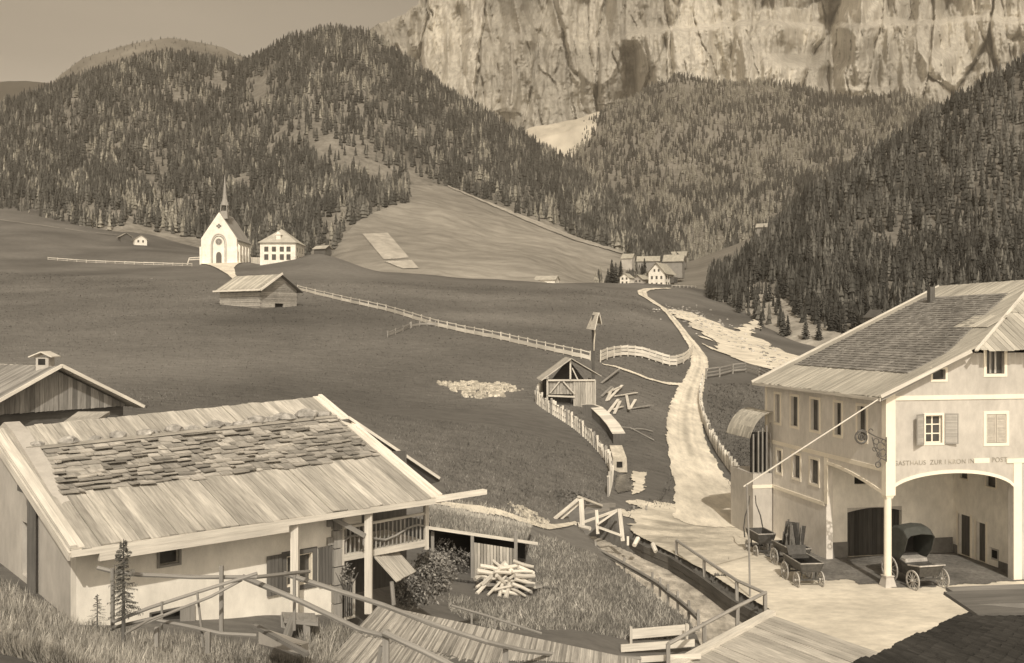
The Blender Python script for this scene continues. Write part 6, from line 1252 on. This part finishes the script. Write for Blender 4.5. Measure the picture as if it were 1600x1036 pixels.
sm = thing('sawmill_shed', 'open-gabled timber shed of rough planks at the head of the board flume', 'shed', sb, math.radians(3))
u = D_s/F
def sx_(px): return (px-893)*u
def sz_(py): return (634-py)*u
zE = sz_(594); zA = sz_(561); xl, xr = sx_(854), sx_(930); dp = 4.2
b = MB(); n_ = 9; x0, x1 = sx_(896), xr
for i in range(n_): a, c = x0+(x1-x0)*i/n_, x0+(x1-x0)*(i+.9)/n_; b.box(a, 0, -.3, c, .06, zE, random.uniform(-.25, .35))
b.build('plank_wall', m_plank, sm, local=True)
b = MB(); n_ = 8; x0, x1 = xl, sx_(896)-.02
for i in range(n_): a, c = x0+(x1-x0)*i/n_, x0+(x1-x0)*(i+.9)/n_; b.box(a, .1, sz_(616), c, .15, sz_(596), random.uniform(-.25, .25))
b.build('panel', m_shake, sm, local=True)
b = MB(); n_ = 10
for i in range(n_): a, c = .1+dp*i/n_, .1+dp*(i+.9)/n_; b.box(xr-.05, a, -.3, xr, c, zE, random.uniform(-.3, .2))
b.box(xl, 1.2, -.3, sx_(896), dp, zE-.1, -.6); b.build('side_wall', m_plank_d, sm, local=True)
b = MB()
B_ = [((xl, zE), (xr, zE), .14), ((xl, sz_(618)), (sx_(898), sz_(620)), .14), ((xl+.05, -.3), (xl+.05, zE), .14), ((xr, -.3), (xr, zE), .12), ((sx_(859), sz_(614)), (sx_(874), sz_(596)), .09), ((sx_(880), sz_(596)), (sx_(898), sz_(616)), .12), ((sx_(891), zE), (sx_(891), zA-.1), .14), ((sx_(894), sz_(575)), (sx_(903), zE), .1)]
for (a, c, w_) in B_: bb = MB(); bb.beam((a[0], -.06, a[1]), (c[0], -.06, c[1]), w_, w_, None); bb.build('beam', m_timber, sm, local=True)
b = MB(); a = [(sx_(845), -.5, sz_(595)), (sx_(845), dp, sz_(595)), (sx_(892), dp, zA), (sx_(892), -.5, zA)]; b.boards(*[Vector(p) for p in (a[1], a[0], a[3], a[2])], 12, th=.06); b.build('roof', m_plank, sm, local=True)
b = MB(); a = [(sx_(938), -.5, sz_(588)), (sx_(938), dp, sz_(588)), (sx_(892), dp, zA), (sx_(892), -.5, zA)]; b.boards(*[Vector(p) for p in a], 12, th=.06); b.build('roof', m_plank, sm, local=True)
b = MB(); b.hexa([(sx_(858), 2.2, zE-.6), (sx_(926), 2.2, zE-.6), (sx_(926), 2.3, zE-.6), (sx_(858), 2.3, zE-.6)], [(sx_(890), 2.2, zA-.2), (sx_(894), 2.2, zA-.2), (sx_(894), 2.3, zA-.2), (sx_(890), 2.3, zA-.2)]); b.build('rear_gable', m_timber_d, sm, local=True)
# scattered boards (each its own)
SB = [((940, 621), (956, 610)), ((948, 628), (957, 610)), ((950, 627), (972, 608)), ((960, 621), (995, 617)), ((979, 620), (983, 646)), ((988, 640), (1016, 638)), ((950, 647), (966, 630)), ((960, 648), (969, 634)), ((957, 642), (973, 638)), ((940, 600), (968, 582)), ((946, 616), (968, 612)), ((985, 640), (993, 628))]
for a, c in SB:
    p, q = hit(*a)+Vector((0, 0, .12)), hit(*c)+Vector((0, 0, random.uniform(.15, .5))); b = MB(); b.beam(p, q, .26, .08, random.uniform(0, .3)); o = b.build('board', m_timber_m if random.random() < .3 else m_timber); tag(o, 'loose board lying scattered on the ground to the right of the sawmill shed', 'board', 'boards scattered by the sawmill')
for a, m_, c in (((955, 668), (985, 671), (1022, 690)), ((985, 672), (1005, 673), (1020, 676))):
    b = MB(); b.tube([hit(*a)+Vector((0, 0, .1)), hit(*m_)+Vector((0, 0, .14)), hit(*c)+Vector((0, 0, .1))], .06, 6); o = b.build('long_pole', m_timber_m); tag(o, 'thin bent pole lying in the dark meadow between flume and road', 'pole', 'poles lying by the flume')
# covered board flume
fl = thing('board_flume', 'covered flume of pale boards descending from the sawmill shed', 'flume', hit(945, 680))
FP = [(918, 650), (932, 655), (946, 668), (958, 682), (967, 697)]
top = [hit(*p)+Vector((0, 0, 1.0)) for p in FP]
b = MB()
for a, c in zip(top[:-1], top[1:]):
    n_ = 6
    for k in range(n_):
        p, q = a.lerp(c, k/n_), a.lerp(c, (k+.92)/n_); wv = Vector((.52, .12, 0)); T4 = [p-wv, q-wv, q+wv, p+wv]; b.hexa([v-Vector((0, 0, .05)) for v in T4], T4, random.uniform(-.15, .3))
b.build('cover', m_timber, fl)
b = MB()
for a, c in zip(top[:-1], top[1:]): b.hexa([v+Vector((0, 0, -1.1)) for v in (a-Vector((.45, .1, 0)), c-Vector((.45, .1, 0)), c+Vector((.45, .1, 0)), a+Vector((.45, .1, 0)))], [v+Vector((0, 0, -.06)) for v in (a-Vector((.45, .1, 0)), c-Vector((.45, .1, 0)), c+Vector((.45, .1, 0)), a+Vector((.45, .1, 0)))])
b.build('side', m_timber_d, fl)
e0 = hit(968, 738); b = MB(); b.hexa([e0+Vector(v) for v in ((-.5, 0, 0), (.55, 0, 0), (.5, 2.4, .3), (-.5, 2.4, .3))], [e0+Vector(v) for v in ((-.45, 0, 1.0), (.5, 0, 1.0), (.45, 2.4, 1.6), (-.45, 2.4, 1.6))]); b.build('outlet', m_stone_p, fl)
b = MB(); b.box(e0.x-.2, e0.y-.04, e0.z+.35, e0.x+.2, e0.y+.02, e0.z+.75); b.build('spout_hole', m_dark, fl)
# pools of water
drape('pool', lambda X, Y: inpoly(X+.2*fbm(X*2, Y*2, 2), Y, [(p.x, p.y) for p in [hit(962, 742), hit(986, 740), hit(988, 768), hit(960, 772)]]), (940, 1010), (52, 80), 120, 120, m_pond, off=.04)
drape('runoff', lambda X, Y: inpoly(X+.3*fbm(X*2, Y*3, 3), Y+.4*fbm(X*3, Y*3, 3), [(p.x, p.y) for p in [hit(986, 738), hit(1012, 740), (hit(1006, 770)), hit(988, 776)]]), (960, 1040), (52, 82), 160, 160, m_sand, off=.04)
# stone heap and pebbles
rn = random.Random(3)
def heap(name, label, c, rx, ry, n, sz, mat): 
    b = MB()
    for k in range(n):
        a_ = rn.uniform(0, 6.283); q = math.sqrt(rn.random())*(1+.22*math.sin(3*a_)+.14*math.sin(7*a_+1)+rn.gauss(0, .05)); x = c.x+rx*q*math.cos(a_); y = c.y+ry*q*math.sin(a_); z = g(x, y)+.25*(1-q)*sz; s_ = sz*rn.uniform(.5, 1.2); m = 5; off = rn.random()*6
        lo = [(x+s_*math.cos(off+6.283*i/m), y+s_*math.sin(off+6.283*i/m), z-.03) for i in range(m)]; hi = [(x+s_*.6*math.cos(off+.4+6.283*i/m), y+s_*.6*math.sin(off+.4+6.283*i/m), z+s_*rn.uniform(.5, .9)) for i in range(m)]; tt = rn.uniform(-.4, .2)
        for i in range(m): b.face([lo[i], lo[(i+1) % m], hi[(i+1) % m], hi[i]], None, tt)
        b.face(hi, None, tt)
    o = b.build(name, mat); tag(o, label, 'stone heap', kind='stuff'); return o
heap('stone_heap', 'flat heap of pale field stones lying in the meadow', hit(750, 608), 3.2, 4.8, 520, .24, m_stone_p)
heap('rubble', 'small heap of pale rubble beside the bank path', hit(826, 806), .9, 1.3, 90, .14, m_stone_p)
# river stones
b = MB()
for k in range(420):
    f = rn.random(); i = min(int(f*7), 6); t = f*7-i; p = hit(rivl[i][0]*(1-t)+rivl[i+1][0]*t+rn.gauss(0, 16), rivl[i][1]*(1-t)+rivl[i+1][1]*t+rn.gauss(0, 4)); s_ = rn.uniform(.15, .6); m = 5; tt = rn.uniform(-.6, .6)
    lo = [(p.x+s_*math.cos(6.283*i/m), p.y+s_*math.sin(6.283*i/m), p.z) for i in range(m)]; hi = [(p.x+s_*.5*math.cos(.5+6.283*i/m), p.y+s_*.5*math.sin(.5+6.283*i/m), p.z+s_*.6) for i in range(m)]
    for i in range(m): b.face([lo[i], lo[(i+1) % m], hi[(i+1) % m], hi[i]], None, tt)
    b.face(hi, None, tt)
o = b.build('river_stones', m_stone); tag(o, 'stones scattered over the pale river bed', 'stones', kind='stuff')
# ---------------------------------------------------------------- far fences
def dens(pts, n):
    L_ = [0]
    for a, c in zip(pts[:-1], pts[1:]): L_.append(L_[-1]+math.hypot(a[0]-c[0], a[1]-c[1]))
    return [(np.interp(L_[-1]*i/(n-1), L_, [p[0] for p in pts]), np.interp(L_[-1]*i/(n-1), L_, [p[1] for p in pts])) for i in range(n)]
mf = [(465, 453), (500, 462), (545, 473), (600, 485), (640, 497), (680, 510), (730, 521), (790, 533), (850, 547), (922, 563)]
def board_fence(name, label, pts, n, h, boards_=((.18, .3), (.62, .16)), mat=m_timber, pw=.14, tint=None):
    q = [hit(*p) for p in dens(pts, n)]; t = thing(name, label, 'fence', q[0])
    for p in q: fence_post(t, p, h, pw, mat, (random.uniform(-.06, .06), 0))
    for z0, bh in boards_:
        b = MB()
        for a, c in zip(q[:-1], q[1:]): o_ = Vector((.0, -.1, h*z0+random.uniform(-.04, .04))); b.beam(a+o_, c+Vector((0, -.1, h*z0+random.uniform(-.04, .04))), .05, bh*h, random.uniform(-.1, .3))
        b.build('rail', mat, t)
    return t
board_fence('board_fence', 'long pale board fence crossing the meadow from the log barn to the wayside cross', mf, 34, 1.15, ((.3, .42), (.85, .1)))
board_fence('board_fence', 'short broken board fence branching off in the middle of the meadow', [(606, 527), (625, 520), (641, 513)], 4, .9, ((.35, .3), (.75, .15)), mat=m_timber_m)
board_fence('board_fence', 'short board fence joining the long meadow fence at its kink', [(643, 512), (660, 509), (680, 510)], 4, .9, ((.4, .3),), mat=m_timber_m)
board_fence('board_fence', 'wickerwork fence curving from the wayside cross to the road', [(938, 566), (952, 560), (975, 556), (1000, 558), (1020, 564), (1045, 572), (1060, 572), (1074, 565), (1082, 552)], 15, 1.5, ((.25, .25), (.55, .25), (.85, .2)))
board_fence('board_fence', 'rail fence between the road bend and the inn roof', [(1103, 592), (1120, 590), (1142, 584), (1168, 581), (1192, 590), (1205, 597)], 6, 1.35, ((.3, .16), (.6, .12), (.92, .12)), mat=m_timber_m, pw=.2)
board_fence('board_fence', 'faint far fence on the slope behind the hamlet', [(1050, 449), (1090, 450), (1130, 452)], 14, 1.0, ((.7, .15),))
board_fence('board_fence', 'low far fence running left from the chapel', [(75, 406), (130, 410), (200, 413), (270, 415), (300, 416)], 16, 1.0, ((.75, .25), (.2, .1)))
def picket(name, label, pts, n, h, mat=m_timber, wd=.16, seed=1, pitch=1):
    rn = random.Random(seed); q = [hit(*p) for p in dens(pts, n)]; t = thing(name, label, 'fence', q[0]); b = MB(); cnt = 0
    for i, (a, c) in enumerate(zip(q[:-1], q[1:])):
        d_ = (c-a); L_ = d_.length; m = max(1, int(L_/.33)); d_.normalize()
        for k in range(m):
            p = a.lerp(c, k/m); hh = h*rn.uniform(.75, 1.1); b.beam(p-Vector((0, 0, .1)), p+Vector((rn.uniform(-.08, .08), 0, hh)), wd, .04, rn.uniform(-.3, .35))
    b.build('pickets', mat, t)
    b = MB()
    for z0 in (.35, .8): b.tube([p+Vector((0, .04, h*z0)) for p in q], .035, 5)
    b.build('rail', m_timber_m, t)
    for p in q[::2]: fence_post(t, p, h*1.05, .12, m_timber_m)
    return t
picket('picket_fence', 'weathered slab fence curving below the sawmill shed down to the stream head', [(838, 630), (850, 640), (870, 652), (895, 668), (920, 690), (940, 712), (953, 732), (957, 752), (950, 776)], 15, 1.15, seed=2)
picket('picket_fence', 'rough slab fence along the right side of the road', [(1098, 600), (1093, 625), (1096, 650), (1106, 680), (1122, 710), (1140, 735), (1158, 757)], 13, 1.2, seed=3)
picket('picket_fence', 'short slab fence on the left side of the sawmill shed', [(838, 628), (846, 617), (856, 607)], 4, 1.2, seed=4)
# ---------------------------------------------------------------- separate spruces (each its own tree)
def spruce_proto(seed, tiers=11, h=1.0, r_=.17):
    rn = random.Random(seed); T = []
    for i in range(tiers):
        f = i/tiers; z = .08+.9*f; rr = r_*(1-f)**.85+.012; nb = 9
        for k in range(nb):
            a_ = 6.283*(k+rn.random())/nb; L_ = rr*rn.uniform(.6, 1.2); dx, dy = math.cos(a_), math.sin(a_); wv = .32*L_+.012; zz = z+rn.uniform(-.02, .02)
            T.append(((0, 0, zz+.075), (dx*L_-dy*wv, dy*L_+dx*wv, zz-.035), (dx*L_*1.1+dy*wv*.2, dy*L_*1.1, zz-.05)))
            T.append(((0, 0, zz+.075), (dx*L_*1.1, dy*L_*1.1, zz-.05), (dx*L_+dy*wv, dy*L_-dx*wv, zz-.03)))
    return np.array(T)
protos = []
for k in range(5):
    A = spruce_proto(20+k); rn_ = np.random.default_rng(k); me_o = np_mesh('crown', A.reshape(-1, 3), np.arange(len(A)*3).reshape(-1, 3), m_leafd if k % 2 else m_needle_b, smooth=False, tint=rn_.uniform(-.3, .35, len(A)))
    me2 = me_o.data; bpy.data.objects.remove(me_o); b = MB(); b.tube([(0, 0, -.05), (0, 0, .3)], .018, 6, r2=.012); to = b.build('trunk', m_bark); tm = to.data; bpy.data.objects.remove(to); protos.append((me2, tm))
def spruce(p, h, label, group, k):
    t = thing('spruce', label, 'spruce', p, random.uniform(0, 6), group); t.scale = (h, h, h)
    for nm, me_ in zip(('crown', 'trunk'), protos[k % 5]): o = bpy.data.objects.new(nm, me_); COL.objects.link(o); o.parent = t
    return t
def wright_hit(px, py):
    W = Wright; PXg = CX+F*W[..., 0]/W[..., 1]; PYg = CY+F*(CH-W[..., 2])/W[..., 1]; d_ = (PXg-px)**2+(PYg-py)**2; d_[:30] += 0; k = np.unravel_index(np.argmin(d_[:210]), d_[:210].shape); return Vector(W[k])
rs = random.Random(9); n_ = 0
LONE = [(1152, 495, 36), (1182, 505, 40), (1186, 520, 26), (1222, 528, 42), (1230, 526, 34), (1190, 545, 34), (1178, 540, 24), (1140, 455, 34), (1158, 458, 30), (1172, 470, 34), (1148, 448, 26), (1200, 472, 38), (1214, 484, 34), (1262, 530, 40), (1282, 532, 38), (1300, 520, 42), (1248, 498, 40)]
for k, (px, py, hp) in enumerate(LONE):
    p = wright_hit(px, py); gz = g(p.x, p.y); p.z = max(p.z, gz) if gz-p.z < 3 else p.z
    spruce(p, hp*p.y/F, 'single dark spruce standing in the thin margin between river and forest', 'spruces at the river margin', k)
for k in range(230):
    for _ in range(50):
        px = rs.uniform(1140, 1600); py = rs.uniform(390, 535)
        if py > 560-.0*px: continue
        if px > 1240 and py > np.interp(px, [1240, 1480], [570, 450]): continue
        if px < 1240 and py > 480+.2*(px-1140): continue
        if py < np.interp(px, [1140, 1240], [440, 350]): continue
        if blobs(np.array([px]), np.array([py]), RCL)[0] > .45 and rs.random() < .88: continue
        p = wright_hit(px, py); break
    spruce(p, rs.uniform(24, 40)*p.y/F, 'spruce in the front rows of the dense forest above the inn', 'spruces in the front rows of the forest', k)
for k, (px, py, hp) in enumerate([(956, 444, 40), (962, 445, 36), (970, 440, 34), (950, 446, 28), (1007, 428, 26), (1003, 430, 20)]):
    p = P(px, py, 440); spruce(p, hp*440/F, 'dark spruce in the clump at the left end of the hamlet', 'spruces by the hamlet', k)
